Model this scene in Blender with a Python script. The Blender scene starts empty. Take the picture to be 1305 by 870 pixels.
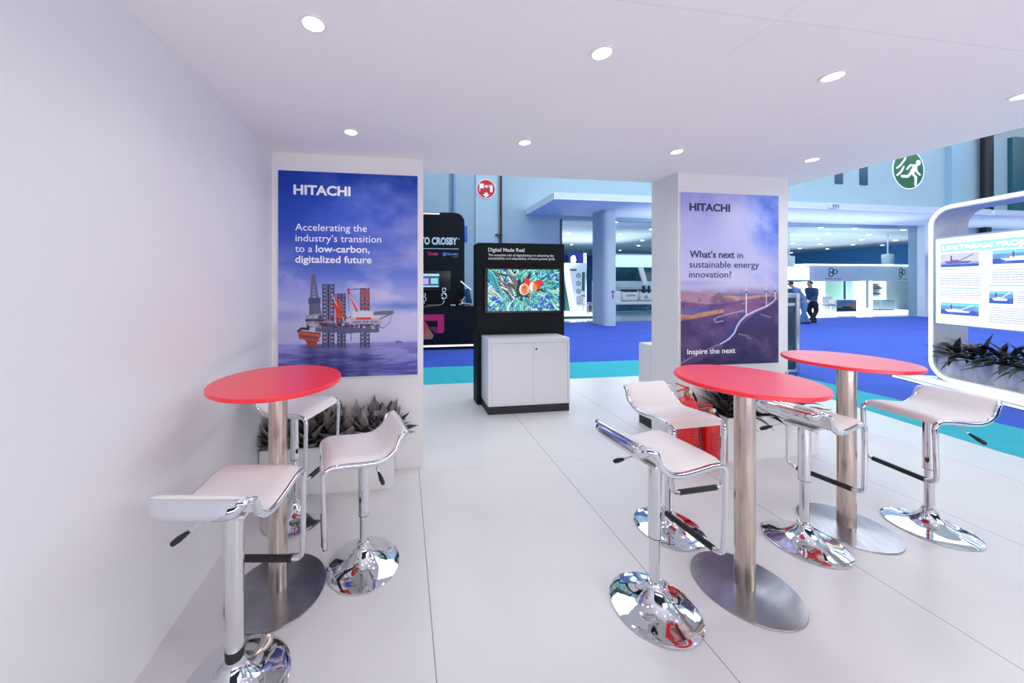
import bpy, bmesh, math, random
import numpy as np
from mathutils import Vector, Matrix
random.seed(7)
S = bpy.context.scene
C = S.collection
PI = math.pi

# ------------------------------------------------------------------ camera, world, light, exposure
cd = bpy.data.cameras.new('camera'); cam = bpy.data.objects.new('camera', cd); C.objects.link(cam)
cam.location = (0, 0, 1.6); cam.rotation_euler = (PI/2, 0, -math.radians(8.07))
cd.sensor_width = 36; cd.lens = 12.055; cd.shift_x = 0.0586; cd.shift_y = -0.0567
cd.clip_start = .05; cd.clip_end = 200
S.camera = cam
S.view_settings.view_transform = 'Standard'; S.view_settings.look = 'None'
S.view_settings.gamma = 1; S.view_settings.use_curve_mapping = False
S.view_settings.exposure = 0.1

W = bpy.data.worlds.new('hall_air'); S.world = W; W.use_nodes = True
nt = W.node_tree; bg = nt.nodes['Background']
tc = nt.nodes.new('ShaderNodeTexCoord'); sx = nt.nodes.new('ShaderNodeSeparateXYZ'); rp = nt.nodes.new('ShaderNodeValToRGB')
mp = nt.nodes.new('ShaderNodeMath'); mp.operation = 'MULTIPLY_ADD'; mp.inputs[1].default_value = .5; mp.inputs[2].default_value = .5
nt.links.new(tc.outputs['Generated'], sx.inputs[0]); nt.links.new(sx.outputs['Z'], mp.inputs[0]); nt.links.new(mp.outputs[0], rp.inputs[0])
el = rp.color_ramp.elements
el[0].position = .47; el[0].color = (.10, .16, .34, 1)
el[1].position = 1.0; el[1].color = (.80, .90, 1.0, 1)
for p_, c_ in ((.50, (.14, .22, .38, 1)), (.56, (.45, .60, .80, 1)), (.75, (.62, .76, .95, 1))):
    e_ = el.new(p_); e_.color = c_
nt.links.new(rp.outputs[0], bg.inputs[0]); bg.inputs[1].default_value = 0.60

def area(name, loc, size, energy, color, rot=(0, 0, 0)):
    l = bpy.data.lights.new(name, 'AREA'); l.shape = 'RECTANGLE'; l.size, l.size_y = size
    l.energy = energy; l.color = color
    o = bpy.data.objects.new(name, l); o.location = loc; o.rotation_euler = rot; C.objects.link(o); return o
area('hall_and_fill_light', (8, 9, 9.5), (20, 10), 1150, (.90, .95, 1))
area('hall_and_fill_light', (24, 8, 9.5), (14, 10), 850, (.90, .95, 1))
area('hall_and_fill_light', (11, 3.9, 4.6), (14, 1.6), 260, (.93, .96, 1), (math.radians(82), 0, 0))  # added fill, aimed sideways to brighten the hall column and wall
area('hall_and_fill_light', (8.5, -4.2, 4.4), (8, 2), 210, (.93, .96, 1), (math.radians(74), 0, 0))  # added fill behind the camera for the light frame and right side
area('canopy_fill', (15.5, 12.2, 2.9), (13, 1.0), 110, (.90, .95, 1), (PI, 0, 0))  # added upward fill to brighten the canopy soffit, no real fitting
area('canopy_fill', (29, 12.2, 2.9), (9, 1.0), 70, (.90, .95, 1), (PI, 0, 0))  # same added fill for the second canopy length
area('far_hall_ceiling_fill', (11, 21, 3.45), (9, 5), 170, (.92, .96, 1), (PI, 0, 0))  # added upward fill to lighten the far hall ceiling
area('far_hall_ceiling_fill', (28, 21, 3.2), (12, 8), 240, (.92, .96, 1), (PI, 0, 0))  # second added ceiling fill, above the white booth side
area('far_hall_light', (11, 21, 4.45), (12, 10), 420, (.88, .95, 1))
area('far_hall_light', (25, 20, 4.45), (14, 9), 520, (.88, .95, 1))
area('hall_and_fill_light', (1.9, -2.2, .7), (5.6, .55), 100, (1, .94, .945), (math.radians(138), 0, 0))  # added low fill strip behind the camera, brightens the stand ceiling
DOWN_W, DOWN_COL = 9.5, (1, .925, .90)

# ------------------------------------------------------------------ materials
MATS = {}
def mat(name, col, rough=.5, metal=0, emit=None, es=0, noise=0, nscale=8, coat=0, bump=0, stretch=None, alpha=None, spec=.5):
    if name in MATS: return MATS[name]
    m = bpy.data.materials.new(name); m.use_nodes = True; n = m.node_tree; b = n.nodes['Principled BSDF']
    b.inputs['Base Color'].default_value = (*col, 1); b.inputs['Roughness'].default_value = rough; b.inputs['Metallic'].default_value = metal
    b.inputs['Coat Weight'].default_value = coat; b.inputs['Coat Roughness'].default_value = .22 if coat else .03; b.inputs['Specular IOR Level'].default_value = spec
    if emit: b.inputs['Emission Color'].default_value = (*emit, 1); b.inputs['Emission Strength'].default_value = es
    if noise or bump:
        t = n.nodes.new('ShaderNodeTexCoord'); mpg = n.nodes.new('ShaderNodeMapping')
        if stretch: mpg.inputs['Scale'].default_value = stretch
        no = n.nodes.new('ShaderNodeTexNoise'); no.inputs['Scale'].default_value = nscale; no.inputs['Detail'].default_value = 5
        n.links.new(t.outputs['Object'], mpg.inputs[0]); n.links.new(mpg.outputs[0], no.inputs['Vector'])
        if noise:
            r = n.nodes.new('ShaderNodeMapRange'); r.inputs['From Min'].default_value = .3; r.inputs['From Max'].default_value = .7
            r.inputs['To Min'].default_value = 1-noise; r.inputs['To Max'].default_value = 1+noise
            mx = n.nodes.new('ShaderNodeVectorMath'); mx.operation = 'SCALE'; mx.inputs[0].default_value = col
            n.links.new(no.outputs['Fac'], r.inputs['Value']); n.links.new(r.outputs[0], mx.inputs['Scale']); n.links.new(mx.outputs[0], b.inputs['Base Color'])
        if bump:
            bu = n.nodes.new('ShaderNodeBump'); bu.inputs['Strength'].default_value = bump; bu.inputs['Distance'].default_value = .01
            n.links.new(no.outputs['Fac'], bu.inputs['Height']); n.links.new(bu.outputs[0], b.inputs['Normal'])
    MATS[name] = m; return m

def print_mat(name, es=0, rough=.35):
    m = bpy.data.materials.new(name); m.use_nodes = True; n = m.node_tree; b = n.nodes['Principled BSDF']
    a = n.nodes.new('ShaderNodeVertexColor'); a.layer_name = 'ink'
    b.inputs['Roughness'].default_value = rough; b.inputs['Specular IOR Level'].default_value = .2
    if es:
        b.inputs['Base Color'].default_value = (.02, .02, .02, 1)
        n.links.new(a.outputs[0], b.inputs['Emission Color']); b.inputs['Emission Strength'].default_value = es
    else: n.links.new(a.outputs[0], b.inputs['Base Color'])
    return m

white_wall = mat('white_wall_paint', (.83, .825, .84), .55, noise=.012, nscale=2, spec=.3)
white_ceil = mat('white_ceiling', (.87, .855, .87), .7, noise=.01, nscale=2, spec=.2)
white_lam = mat('white_laminate', (.80, .80, .83), .35)
black_panel = mat('black_panel', (.006, .009, .011), .6, noise=.2, nscale=30, spec=.2)
black_rub = mat('black_rubber', (.012, .012, .014), .45, bump=.2, nscale=60)
chrome = mat('polished_chrome', (.74, .75, .78), .05, 1)
chrome_soft = mat('satin_chrome', (.80, .79, .79), .16, 1)
steel_pole = mat('brushed_steel_pole', (.64, .53, .46), .27, 1, noise=.16, nscale=14, stretch=(6, 6, .35))
steel_base = mat('brushed_steel_base', (.38, .38, .41), .24, 1, noise=.10, nscale=5, stretch=(1, 6, 1))
red_top = mat('red_lacquer', (1.0, .010, .024), .38, coat=.6)
seat_leather = mat('white_leatherette', (.81, .795, .785), .42, noise=.03, nscale=5, bump=.05)
red_paint = mat('red_paint', (.72, .006, .012), .25, coat=.4)
hall_blue = mat('pale_blue_hall_wall', (.30, .44, .54), .7, noise=.03, nscale=1)
hall_blue_d = mat('blue_hall_soffit', (.80, .90, .90), .7)
hall_white = mat('pale_fascia', (.62, .75, .83), .6)
blue_carpet = mat('blue_carpet', (.021, .078, .50), .85, noise=.10, nscale=1.2, bump=.3)
teal_carpet = mat('teal_carpet', (.012, .40, .50), .85, noise=.05, nscale=3, bump=.3)
dark_pipe = mat('dark_pipe', (.035, .015, .018), .5)
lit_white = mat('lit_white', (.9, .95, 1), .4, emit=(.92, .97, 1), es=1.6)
led = mat('led_strip', (1, 1, 1), .4, emit=(.95, .97, 1), es=3)
white_ink = mat('white_lettering', (.92, .92, .95), .5)
navy_ink = mat('navy_lettering', (.015, .022, .10), .5)
black_ink = mat('black_lettering', (.012, .02, .03), .5)
alu = mat('brushed_aluminium', (.55, .62, .66), .35, .8)
green = mat('green_board', (.03, .22, .12), .5)

def floor_mat():
    m = bpy.data.materials.new('white_floor_panels'); m.use_nodes = True; n = m.node_tree; b = n.nodes['Principled BSDF']
    t = n.nodes.new('ShaderNodeTexCoord'); sp = n.nodes.new('ShaderNodeSeparateXYZ'); n.links.new(t.outputs['Object'], sp.inputs[0])
    def seam(sock, off, pitch, hw):
        a = n.nodes.new('ShaderNodeMath'); a.operation = 'ADD'; a.inputs[1].default_value = -off + pitch*50 + pitch/2; n.links.new(sock, a.inputs[0])
        f = n.nodes.new('ShaderNodeMath'); f.operation = 'MODULO'; f.inputs[1].default_value = pitch; n.links.new(a.outputs[0], f.inputs[0])
        s = n.nodes.new('ShaderNodeMath'); s.operation = 'SUBTRACT'; s.inputs[1].default_value = pitch/2; n.links.new(f.outputs[0], s.inputs[0])
        d = n.nodes.new('ShaderNodeMath'); d.operation = 'ABSOLUTE'; n.links.new(s.outputs[0], d.inputs[0])
        l = n.nodes.new('ShaderNodeMath'); l.operation = 'LESS_THAN'; l.inputs[1].default_value = hw; n.links.new(d.outputs[0], l.inputs[0]); return l.outputs[0]
    s1 = seam(sp.outputs['X'], .132, 1.204, .0022); s2 = seam(sp.outputs['Y'], 2.92, 2.44, .0016)
    half = n.nodes.new('ShaderNodeMath'); half.operation = 'MULTIPLY'; half.inputs[1].default_value = .35; n.links.new(s2, half.inputs[0])
    mxm = n.nodes.new('ShaderNodeMath'); mxm.operation = 'MAXIMUM'; n.links.new(s1, mxm.inputs[0]); n.links.new(half.outputs[0], mxm.inputs[1])
    no = n.nodes.new('ShaderNodeTexNoise'); no.inputs['Scale'].default_value = 1.6; no.inputs['Detail'].default_value = 6
    n.links.new(t.outputs['Object'], no.inputs['Vector'])
    r = n.nodes.new('ShaderNodeValToRGB'); r.color_ramp.elements[0].position = .3; r.color_ramp.elements[1].position = .7
    r.color_ramp.elements[0].color = (.67, .66, .665, 1); r.color_ramp.elements[1].color = (.72, .71, .715, 1); n.links.new(no.outputs['Fac'], r.inputs[0])
    mx = n.nodes.new('ShaderNodeMix'); mx.data_type = 'RGBA'; n.links.new(mxm.outputs[0], mx.inputs['Factor'])
    n.links.new(r.outputs[0], mx.inputs['A']); mx.inputs['B'].default_value = (.22, .21, .22, 1)
    n.links.new(mx.outputs['Result'], b.inputs['Base Color']); b.inputs['Roughness'].default_value = .27; b.inputs['Specular IOR Level'].default_value = .45
    return m
floor_white = floor_mat()

# ------------------------------------------------------------------ mesh helpers
def smooth(me, ang=40):
    for p in me.polygons: p.use_smooth = True
    try: me.set_sharp_from_angle(angle=math.radians(ang))
    except Exception: pass
def link(name, bm, m, parent=None, loc=(0, 0, 0), rot=(0, 0, 0), ang=40):
    bmesh.ops.recalc_face_normals(bm, faces=bm.faces)
    me = bpy.data.meshes.new(name); bm.to_mesh(me); bm.free(); smooth(me, ang)
    for k in (m if isinstance(m, (list, tuple)) else [m]): me.materials.append(k)
    o = bpy.data.objects.new(name, me); C.objects.link(o); o.location = loc; o.rotation_euler = rot
    if parent: o.parent = parent
    return o
def box(bm, a, b, bev=0, mi=0, M=None):
    x0, y0, z0 = a; x1, y1, z1 = b
    v = [bm.verts.new(p) for p in ((x0,y0,z0),(x1,y0,z0),(x1,y1,z0),(x0,y1,z0),(x0,y0,z1),(x1,y0,z1),(x1,y1,z1),(x0,y1,z1))]
    fs = [bm.faces.new([v[i] for i in q]) for q in ((0,3,2,1),(4,5,6,7),(0,1,5,4),(1,2,6,5),(2,3,7,6),(3,0,4,7))]
    for f in fs: f.material_index = mi
    vs = v
    if bev:
        r = bmesh.ops.bevel(bm, geom=list({e for f in fs for e in f.edges}), offset=bev, segments=2, profile=.5, affect='EDGES')
        vs = list({q for f in r['faces'] for q in f.verts} | {q for q in v if q.is_valid})
        for f in r['faces']: f.material_index = mi
    if M is not None:
        vs = {q for q in vs if q.is_valid}
        for q in vs: q.co = M @ q.co
    return bm
def B(*boxes, bev=0):
    bm = bmesh.new()
    for a, b in boxes: box(bm, a, b, bev)
    return bm
def lathe(bm, prof, seg=48, c=(0, 0), mi=0, M=None, cap=True):
    rings = []
    for r, z in prof:
        ring = [bm.verts.new((c[0]+max(r, 1e-5)*math.cos(2*PI*i/seg), c[1]+max(r, 1e-5)*math.sin(2*PI*i/seg), z)) for i in range(seg)]
        rings.append(ring)
    for a, b in zip(rings, rings[1:]):
        for i in range(seg):
            f = bm.faces.new((a[i], a[(i+1) % seg], b[(i+1) % seg], b[i])); f.material_index = mi
    if cap:
        f = bm.faces.new(rings[0][::-1]); f.material_index = mi; f = bm.faces.new(rings[-1]); f.material_index = mi
    if M is not None:
        for rg in rings:
            for q in rg: q.co = M @ q.co
    return bm
def tube(bm, pts, r, seg=12, closed=False, mi=0):
    pts = [Vector(p) for p in pts]; n = len(pts); rings = []
    rr = r if isinstance(r, (list, tuple)) else [r]*n
    up = None
    for i, p in enumerate(pts):
        t = ((pts[(i+1) % n] if (closed or i < n-1) else p) - (pts[i-1] if (closed or i > 0) else p)).normalized()
        if up is None: up = Vector((0, 0, 1)) if abs(t.z) < .9 else Vector((1, 0, 0))
        s = t.cross(up)
        if s.length < 1e-4: up = Vector((1, .3, 0)); s = t.cross(up)
        s.normalize(); up = s.cross(t).normalized()
        rings.append([bm.verts.new(p + rr[i]*(math.cos(2*PI*k/seg)*s + math.sin(2*PI*k/seg)*up)) for k in range(seg)])
    pr = list(zip(rings, rings[1:]))
    if closed: pr.append((rings[-1], rings[0]))
    for a, b in pr:
        for k in range(seg):
            f = bm.faces.new((a[k], a[(k+1) % seg], b[(k+1) % seg], b[k])); f.material_index = mi
    if not closed:
        for q in (rings[0][::-1], rings[-1]):
            f = bm.faces.new(q); f.material_index = mi
    return bm
_lay = [0]
def layered(bm, poly, y0, y1, mi=0):
    _lay[0] = (_lay[0]+1) % 40; return prism(bm, poly, y0-_lay[0]*.0004, y1, mi)
def prism(bm, poly, y0, y1, mi=0, M=None):
    """poly in x,z extruded along y"""
    a = [bm.verts.new((x, y0, z)) for x, z in poly]; b = [bm.verts.new((x, y1, z)) for x, z in poly]
    fs = [bm.faces.new(a), bm.faces.new(b[::-1])]
    n = len(poly)
    for i in range(n): fs.append(bm.faces.new((a[i], b[i], b[(i+1) % n], a[(i+1) % n])))
    for f in fs: f.material_index = mi
    if M is not None:
        for q in a+b: q.co = M @ q.co
    return bm
def rrect(x0, z0, x1, z1, r, seg=8, corners=(1, 1, 1, 1)):
    out = []
    for k, (cx, cz, a0) in enumerate(((x1-r, z1-r, 0), (x0+r, z1-r, PI/2), (x0+r, z0+r, PI), (x1-r, z0+r, 1.5*PI))):
        if corners[k]:
            out += [(cx+r*math.cos(a0+PI/2*i/seg), cz+r*math.sin(a0+PI/2*i/seg)) for i in range(seg+1)]
        else: out.append(((x1, z1), (x0, z1), (x0, z0), (x1, z0))[k])
    return out
def ring_prism(bm, outer, inner, y0, y1, mi=0, M=None):
    n = len(outer); V = []
    for poly, y in ((outer, y0), (inner, y0), (outer, y1), (inner, y1)): V.append([bm.verts.new((x, y, z)) for x, z in poly])
    for i in range(n):
        j = (i+1) % n
        for a, b in ((0, 1), (1, 3), (3, 2), (2, 0)):
            f = bm.faces.new((V[a][i], V[a][j], V[b][j], V[b][i])); f.material_index = mi
    if M is not None:
        for q in V:
            for v in q: v.co = M @ v.co
    return bm
def disc_poly(cx, cz, r, n=40, a0=0): return [(cx+r*math.cos(a0+2*PI*i/n), cz+r*math.sin(a0+2*PI*i/n)) for i in range(n)]

def thing(name, label, cat, loc=(0, 0, 0), rotz=0, group=None):
    o = bpy.data.objects.new(name, None); C.objects.link(o); o.location = loc; o.rotation_euler = (0, 0, rotz)
    o.empty_display_size = .1
    return tag(o, label, cat, group)
def tag(o, label, cat, group=None, kind=None):
    o['label'] = label; o['category'] = cat
    if group: o['group'] = group
    if kind: o['kind'] = kind
    return o
def struct(name, bm, m, label=None, ang=40):
    o = link(name, bm, m, ang=ang); o['kind'] = 'structure'
    if label: o['label'] = label
    return o
def dup(root, loc, rotz, label, group=None):
    r = root.copy(); C.objects.link(r); r.location = loc; r.rotation_euler = (0, 0, rotz); r['label'] = label
    if group: r['group'] = group
    for ch in list(root.children):
        c = ch.copy(); C.objects.link(c); c.parent = r
        for g in ch.children:
            d = g.copy(); C.objects.link(d); d.parent = c
    return r

# lettering as thin meshes
def _raw_text(s, weight):
    cu = bpy.data.curves.new('lettering', 'FONT'); cu.body = s; cu.size = 1; cu.offset = weight; cu.extrude = 0; cu.resolution_u = 3
    o = bpy.data.objects.new('lettering', cu); C.objects.link(o)
    dg = bpy.context.evaluated_depsgraph_get(); dg.update()
    me = bpy.data.meshes.new_from_object(o.evaluated_get(dg)); bpy.data.objects.remove(o); bpy.data.curves.remove(cu)
    co = np.zeros(len(me.vertices)*3); me.vertices.foreach_get('co', co); return me, co.reshape(-1, 3)
_m, _c = _raw_text('H', 0); CAP = _c[:, 1].max(); bpy.data.meshes.remove(_m)
def text(s, m, parent, loc, width, cap, weight=0, rot=(PI/2, 0, 0), name='lettering', depth=.0015):
    """left edge and baseline at loc, scaled to the given width and capital height"""
    me, co = _raw_text(s, weight)
    x0, x1 = co[:, 0].min(), co[:, 0].max()
    co[:, 0] = (co[:, 0]-x0)*width/(x1-x0); co[:, 1] *= cap/CAP
    me.vertices.foreach_set('co', co.ravel()); me.update()
    iv = sorted((min(co[i, 0] for i in p.vertices), max(co[i, 0] for i in p.vertices)) for p in me.polygons); cuts = []; hi = iv[0][1]
    sc = width/(x1-x0)
    for a, b in iv:
        if a-hi > .17*sc: cuts.append((a+hi)/2)
        hi = max(hi, b)
    o = None; lims = [-1e9]+cuts+[1e9]
    for a, b in zip(lims, lims[1:]):                     # one mesh per word
        bm = bmesh.new(); bm.from_mesh(me)
        bmesh.ops.delete(bm, geom=[v for v in bm.verts if not a <= v.co.x < b], context='VERTS')
        bmesh.ops.remove_doubles(bm, verts=bm.verts, dist=1e-5)
        r = bmesh.ops.extrude_face_region(bm, geom=list(bm.faces))
        bmesh.ops.translate(bm, verts=[v for v in r['geom'] if isinstance(v, bmesh.types.BMVert)], vec=(0, 0, depth))
        o = link(name, bm, m, parent, loc, rot)
    bpy.data.meshes.remove(me); return o

# printed pictures: a fine mesh carrying the print's inks
class Art:
    def __init__(s, w, h, col):
        s.w, s.h = w, h; s.a = np.zeros((h, w, 3)); s.a[:] = col
        s.y, s.x = np.mgrid[0:h, 0:w]; s.u = (s.x+.5)/w; s.v = 1-(s.y+.5)/h      # u right, v up, 0..1
    def mix(s, k, col): k = np.clip(k, 0, 1)[..., None]; s.a = s.a*(1-k)+np.array(col)*k
    def noise(s, sx, sy, seed, octv=5, rough=.55):
        rng = np.random.default_rng(seed); out = 0; amp = 1; tot = 0
        for o in range(octv):
            gx, gy = max(2, int(sx*2**o)), max(2, int(sy*2**o)); g = rng.random((gy+2, gx+2))
            fx, fy = s.u*gx, s.v*gy; ix, iy = fx.astype(int), fy.astype(int); tx, ty = fx-ix, fy-iy
            tx = tx*tx*(3-2*tx); ty = ty*ty*(3-2*ty)
            q = (g[iy, ix]*(1-tx)+g[iy, ix+1]*tx)*(1-ty)+(g[iy+1, ix]*(1-tx)+g[iy+1, ix+1]*tx)*ty
            out = out+q*amp; tot += amp; amp *= rough
        return out/tot
    def poly(s, pts, col, k=1.):
        px = [p[0] for p in pts]; pz = [p[1] for p in pts]; ins = np.zeros(s.u.shape, bool); n = len(pts)
        for i in range(n):
            x0, y0, x1, y1 = px[i], pz[i], px[(i+1) % n], pz[(i+1) % n]
            if y0 == y1: continue
            c = ((y0 > s.v) != (y1 > s.v)) & (s.u < (x1-x0)*(s.v-y0)/(y1-y0)+x0); ins ^= c
        s.mix(ins*k, col)
    def line(s, pts, wd, col, k=1., asp=1.):
        wd2 = wd
        for (x0, y0), (x1, y1) in zip(pts, pts[1:]):
            lo, hi = min(x0, x1)-3*wd, max(x0, x1)+3*wd; i0, i1 = max(0, int(lo*s.w)), min(s.w, int(hi*s.w)+2)
            l2, h2 = min(y0, y1)-3*wd*asp, max(y0, y1)+3*wd*asp; j0, j1 = max(0, int((1-h2)*s.h)-1), min(s.h, int((1-l2)*s.h)+2)
            if i1 <= i0 or j1 <= j0: continue
            U, V = s.u[j0:j1, i0:i1], s.v[j0:j1, i0:i1]/asp; a, b, c, d = x0, y0/asp, x1, y1/asp
            L = (c-a)**2+(d-b)**2+1e-12; t = np.clip(((U-a)*(c-a)+(V-b)*(d-b))/L, 0, 1)
            D = np.hypot(U-a-t*(c-a), V-b-t*(d-b)); px = .7/s.w
            kk = (np.clip((wd2/2-D)/px+.5, 0, 1)*k)[..., None]; s.a[j0:j1, i0:i1] = s.a[j0:j1, i0:i1]*(1-kk)+np.array(col)*kk
    def ell(s, cx, cy, rx, ry, col, k=1., soft=.15):
        d = np.hypot((s.u-cx)/rx, (s.v-cy)/ry); s.mix(np.clip((1-d)/soft, 0, 1)*k, col)
    def mesh(s, name, m, parent, origin, ux, uz, width, height):
        """quad grid spanned from origin along ux, uz; inks given in sRGB"""
        h, w = s.h, s.w; g = np.mgrid[0:h+1, 0:w+1]; V = (np.array(origin)[None, None]+(g[1]/w*width)[..., None]*np.array(ux)+((1-g[0]/h)*height)[..., None]*np.array(uz)).reshape(-1, 3)
        i = (np.arange(h)[:, None]*(w+1)+np.arange(w)[None]).ravel(); F = np.stack([i+w+1, i+w+2, i+1, i], 1)
        me = bpy.data.meshes.new(name); me.vertices.add(len(V)); me.vertices.foreach_set('co', V.ravel())
        me.loops.add(F.size); me.loops.foreach_set('vertex_index', F.ravel().astype(np.int32))
        me.polygons.add(len(F)); me.polygons.foreach_set('loop_start', (np.arange(len(F))*4).astype(np.int32)); me.polygons.foreach_set('loop_total', np.full(len(F), 4, np.int32))
        me.update(calc_edges=True)
        c = np.clip(s.a.reshape(-1, 3), 0, 1); lin = np.where(c <= .04045, c/12.92, ((c+.055)/1.055)**2.4)
        at = me.color_attributes.new('ink', 'FLOAT_COLOR', 'CORNER'); rgba = np.ones((len(F)*4, 4)); rgba[:, :3] = np.repeat(lin, 4, 0); at.data.foreach_set('color', rgba.ravel())
        me.materials.append(m); o = bpy.data.objects.new(name, me); C.objects.link(o)
        if parent: o.parent = parent
        return o
def rgb(*c): return tuple(q/255 for q in c)

# ------------------------------------------------------------------ the setting
CZ = 2.68
bm = bmesh.new(); prism(bm, [(0, 0)]*0 or [(-1.2, -1.1), (4.95, -1.1), (4.95, 5.42), (-1.2, 5.42)], -.06, 0)
for v in bm.verts: v.co = Vector((v.co.x, v.co.z, v.co.y))
struct('floor', bm, floor_white, 'white panel floor of the stand')
ramp_mat = mat('ramp_strip', (.66, .70, .72), .35, noise=.06, nscale=6, stretch=(14, .5, 1))
bm = bmesh.new(); prism(bm, [(4.95, -1.1), (5.62, -1.1), (5.62, 2.5), (5.93, 4.4), (5.95, 5.42), (4.95, 5.42)], -.06, -.001)
for v in bm.verts: v.co = Vector((v.co.x, v.co.z, v.co.y))
struct('trim_1', bm, ramp_mat, 'pale ribbed edging strip along the stand floor')
bm = bmesh.new(); prism(bm, [(-6, 5.2), (5.3, 5.2), (5.3, -3), (6.76, -3), (6.76, 6.55), (-6, 6.55)], -.08, -.004)
for v in bm.verts: v.co = Vector((v.co.x, v.co.z, v.co.y))
struct('floor_teal', bm, teal_carpet, 'teal carpet strip around the white stand floor')
struct('floor_blue', B(((-12, -6, -.12), (40, 13.4, -.008))), blue_carpet, 'blue carpet of the exhibition hall')
struct('floor_far', B(((-2, 13.4, -.12), (48, 42, -.008))), mat('dark_gloss_floor', (.10, .20, .27), .12, noise=.5, nscale=.9), 'dark glossy floor of the far hall')
struct('wall_left', B(((-1.2, -1.1, 0), (-1.069, 3.0, CZ))), white_wall, 'plain white wall on the left of the stand')
struct('wall_front', B(((-1.2, 3.0, 0), (.172, 3.36, CZ))), white_wall, 'white wall section carrying the oil rig poster')
struct('column_front', B(((2.651, 3.0, 0), (3.905, 3.36, CZ))), white_wall, 'white pillar carrying the wind turbine poster')
struct('wall_back_unseen', B(((-6, -6.3, 0), (12, -6.1, 6))), mat('dark_navy_wall', (.012, .018, .03), .6))  # unseen dark wall added to give the chrome dark reflections
CEIL_SEAM = mat('ceiling_joint', (.68, .67, .68), .7)
struct('trim_8', B(((1.5185, -1, CZ-.0004), (1.521, 1.45, CZ+.001)), ((.8, 1.206, CZ-.0004), (2.9, 1.2078, CZ+.001))), CEIL_SEAM, 'fine panel joints in the white ceiling')
struct('ceiling', B(((-1.2, -1.1, CZ), (4.25, 3.34, CZ+.22))), white_ceil, 'white ceiling slab of the stand')

HB = 13.34
struct('wall_hall', B(((-14, HB, -.1), (1.76, HB+.3, 9)), ((1.95, HB, -.1), (6.4, HB+.3, 9)), ((6.4, HB, 4.25), (34, HB+.3, 9)), ((24.75, HB, -.1), (34, HB+.3, 4.25)), ((1.7, HB+.2, -.1), (2, HB+.4, 9))), hall_blue, 'pale blue wall of the exhibition hall')
struct('trim_2', B(((2.83, HB-.06, 0), (3.73, HB, 9))), mat('pale_blue_pilaster', (.38, .54, .64), .7), 'pale flat pilaster on the hall wall')
struct('trim_3', B(((1.95, HB-.02, 0), (2.03, HB, 9))), mat('blue_reveal', (.20, .28, .60), .6))
struct('trim_4', B(((6.38, HB-.03, 0), (6.46, HB+.3, 4.25))), mat('dark_jamb', (.02, .06, .12), .5), 'dark jamb of the hall opening')
struct('beam_canopy', B(((4.917, 10.72, 4.38), (23.65, HB, 4.41))), hall_blue_d, 'soffit of the hall canopy')
struct('trim_5', B(((4.917, 10.72, 4.41), (23.65, HB, 4.61))), hall_white, 'pale fascia of the hall canopy')
struct('trim_6', B(((23.86, 10.72, 4.38), (38, HB, 4.6))), hall_white, 'second length of the canopy fascia')
struct('pillar_1', B(((24.75, HB-.25, 0), (25.6, HB, 4.38))), hall_blue_d, 'blue square pillar at the end of the hall opening')
struct('trim_7', B(((26.5, HB-.2, 4.6), (27.15, HB, 9))), mat('blue_pilaster_dark', (.25, .42, .56), .7))
bm = bmesh.new(); prism(bm, [(30.5+i*.12, -(.10 if i % 2 else 0)) for i in range(30)] + [(34, .2), (30.5, .2)], 4.7, 9)
for v in bm.verts: v.co = Vector((v.co.x, HB-.15+v.co.z, v.co.y))
struct('window_1', bm, mat('dark_teal_glazing', (.015, .10, .14), .3), 'tall dark teal ribbed glazing high in the hall wall')
for i, (a, b) in enumerate(((19.93, 20.38), (21.33, 21.79))):
    o = struct('window_%d' % (i+2), B(((a, HB-.02, 6.25), (b, HB+.05, 7.4))), mat('navy_glass', (.006, .055, .13), .3), 'narrow dark window high in the hall wall')
struct('ceiling_far', B(((4, HB+.3, 4.55), (48, 42, 4.7))), mat('far_ceiling', (.66, .78, .86), .7, noise=.2, nscale=.35, stretch=(.4, 2, 1)), 'pale ceiling of the far hall')
struct('wall_far', B(((0, 34, 0), (48, 34.3, 4.6))), mat('far_wall_blue', (.02, .10, .34), .6), 'deep blue far wall')

# hall column: rounded oblong shaft
bm = bmesh.new(); prism(bm, rrect(7.50, 11.93, 8.02, 12.95, .20, 10), 0, 4.38)
for v in bm.verts: v.co = Vector((v.co.x, v.co.z, v.co.y))
struct('column_hall', bm, mat('pale_column', (.52, .64, .70), .6), 'pale blue rounded column under the hall canopy')

# ------------------------------------------------------------------ downlights
def downlight(x, y, label, first=[None]):
    if first[0] is None:
        t = thing('downlight', label, 'ceiling light', (x, y, CZ), 0, 'recessed downlights in the white ceiling')
        bm = bmesh.new(); n = 40
        ring_prism(bm, disc_poly(0, 0, .052, n), disc_poly(0, 0, .042, n), 0, .006)
        for v in bm.verts: v.co = Vector((v.co.x, v.co.z, -v.co.y))
        link('trim_ring', bm, mat('white_ring', (.85, .83, .83), .4), t)
        bm = bmesh.new(); lathe(bm, [(.042, -.003), (.030, -.0045), (.0, -.005)], 32, cap=False)
        link('lamp', bm, mat('lamp_glow', (1, 1, 1), .4, emit=(1, .97, .95), es=9), t)
        first[0] = t
    else: t = dup(first[0], (x, y, CZ), 0, label)
    l = bpy.data.lights.new('downlight_beam', 'SPOT'); l.energy = DOWN_W; l.color = DOWN_COL; l.spot_size = math.radians(150); l.spot_blend = .9; l.shadow_soft_size = .05
    o = bpy.data.objects.new('downlight_beam', l); o.location = (x, y, CZ-.03); C.objects.link(o)
xs = (-.37, .92, 2.215, 3.53)
where = ('above the red table by the left wall', 'above the open middle of the floor', 'above the middle red table', 'above the red table at the right edge')
where2 = ('in front of the oil rig poster', 'in front of the black video kiosk', 'in front of the left edge of the wind turbine poster', 'by the ceiling corner beyond the wind turbine poster')
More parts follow.
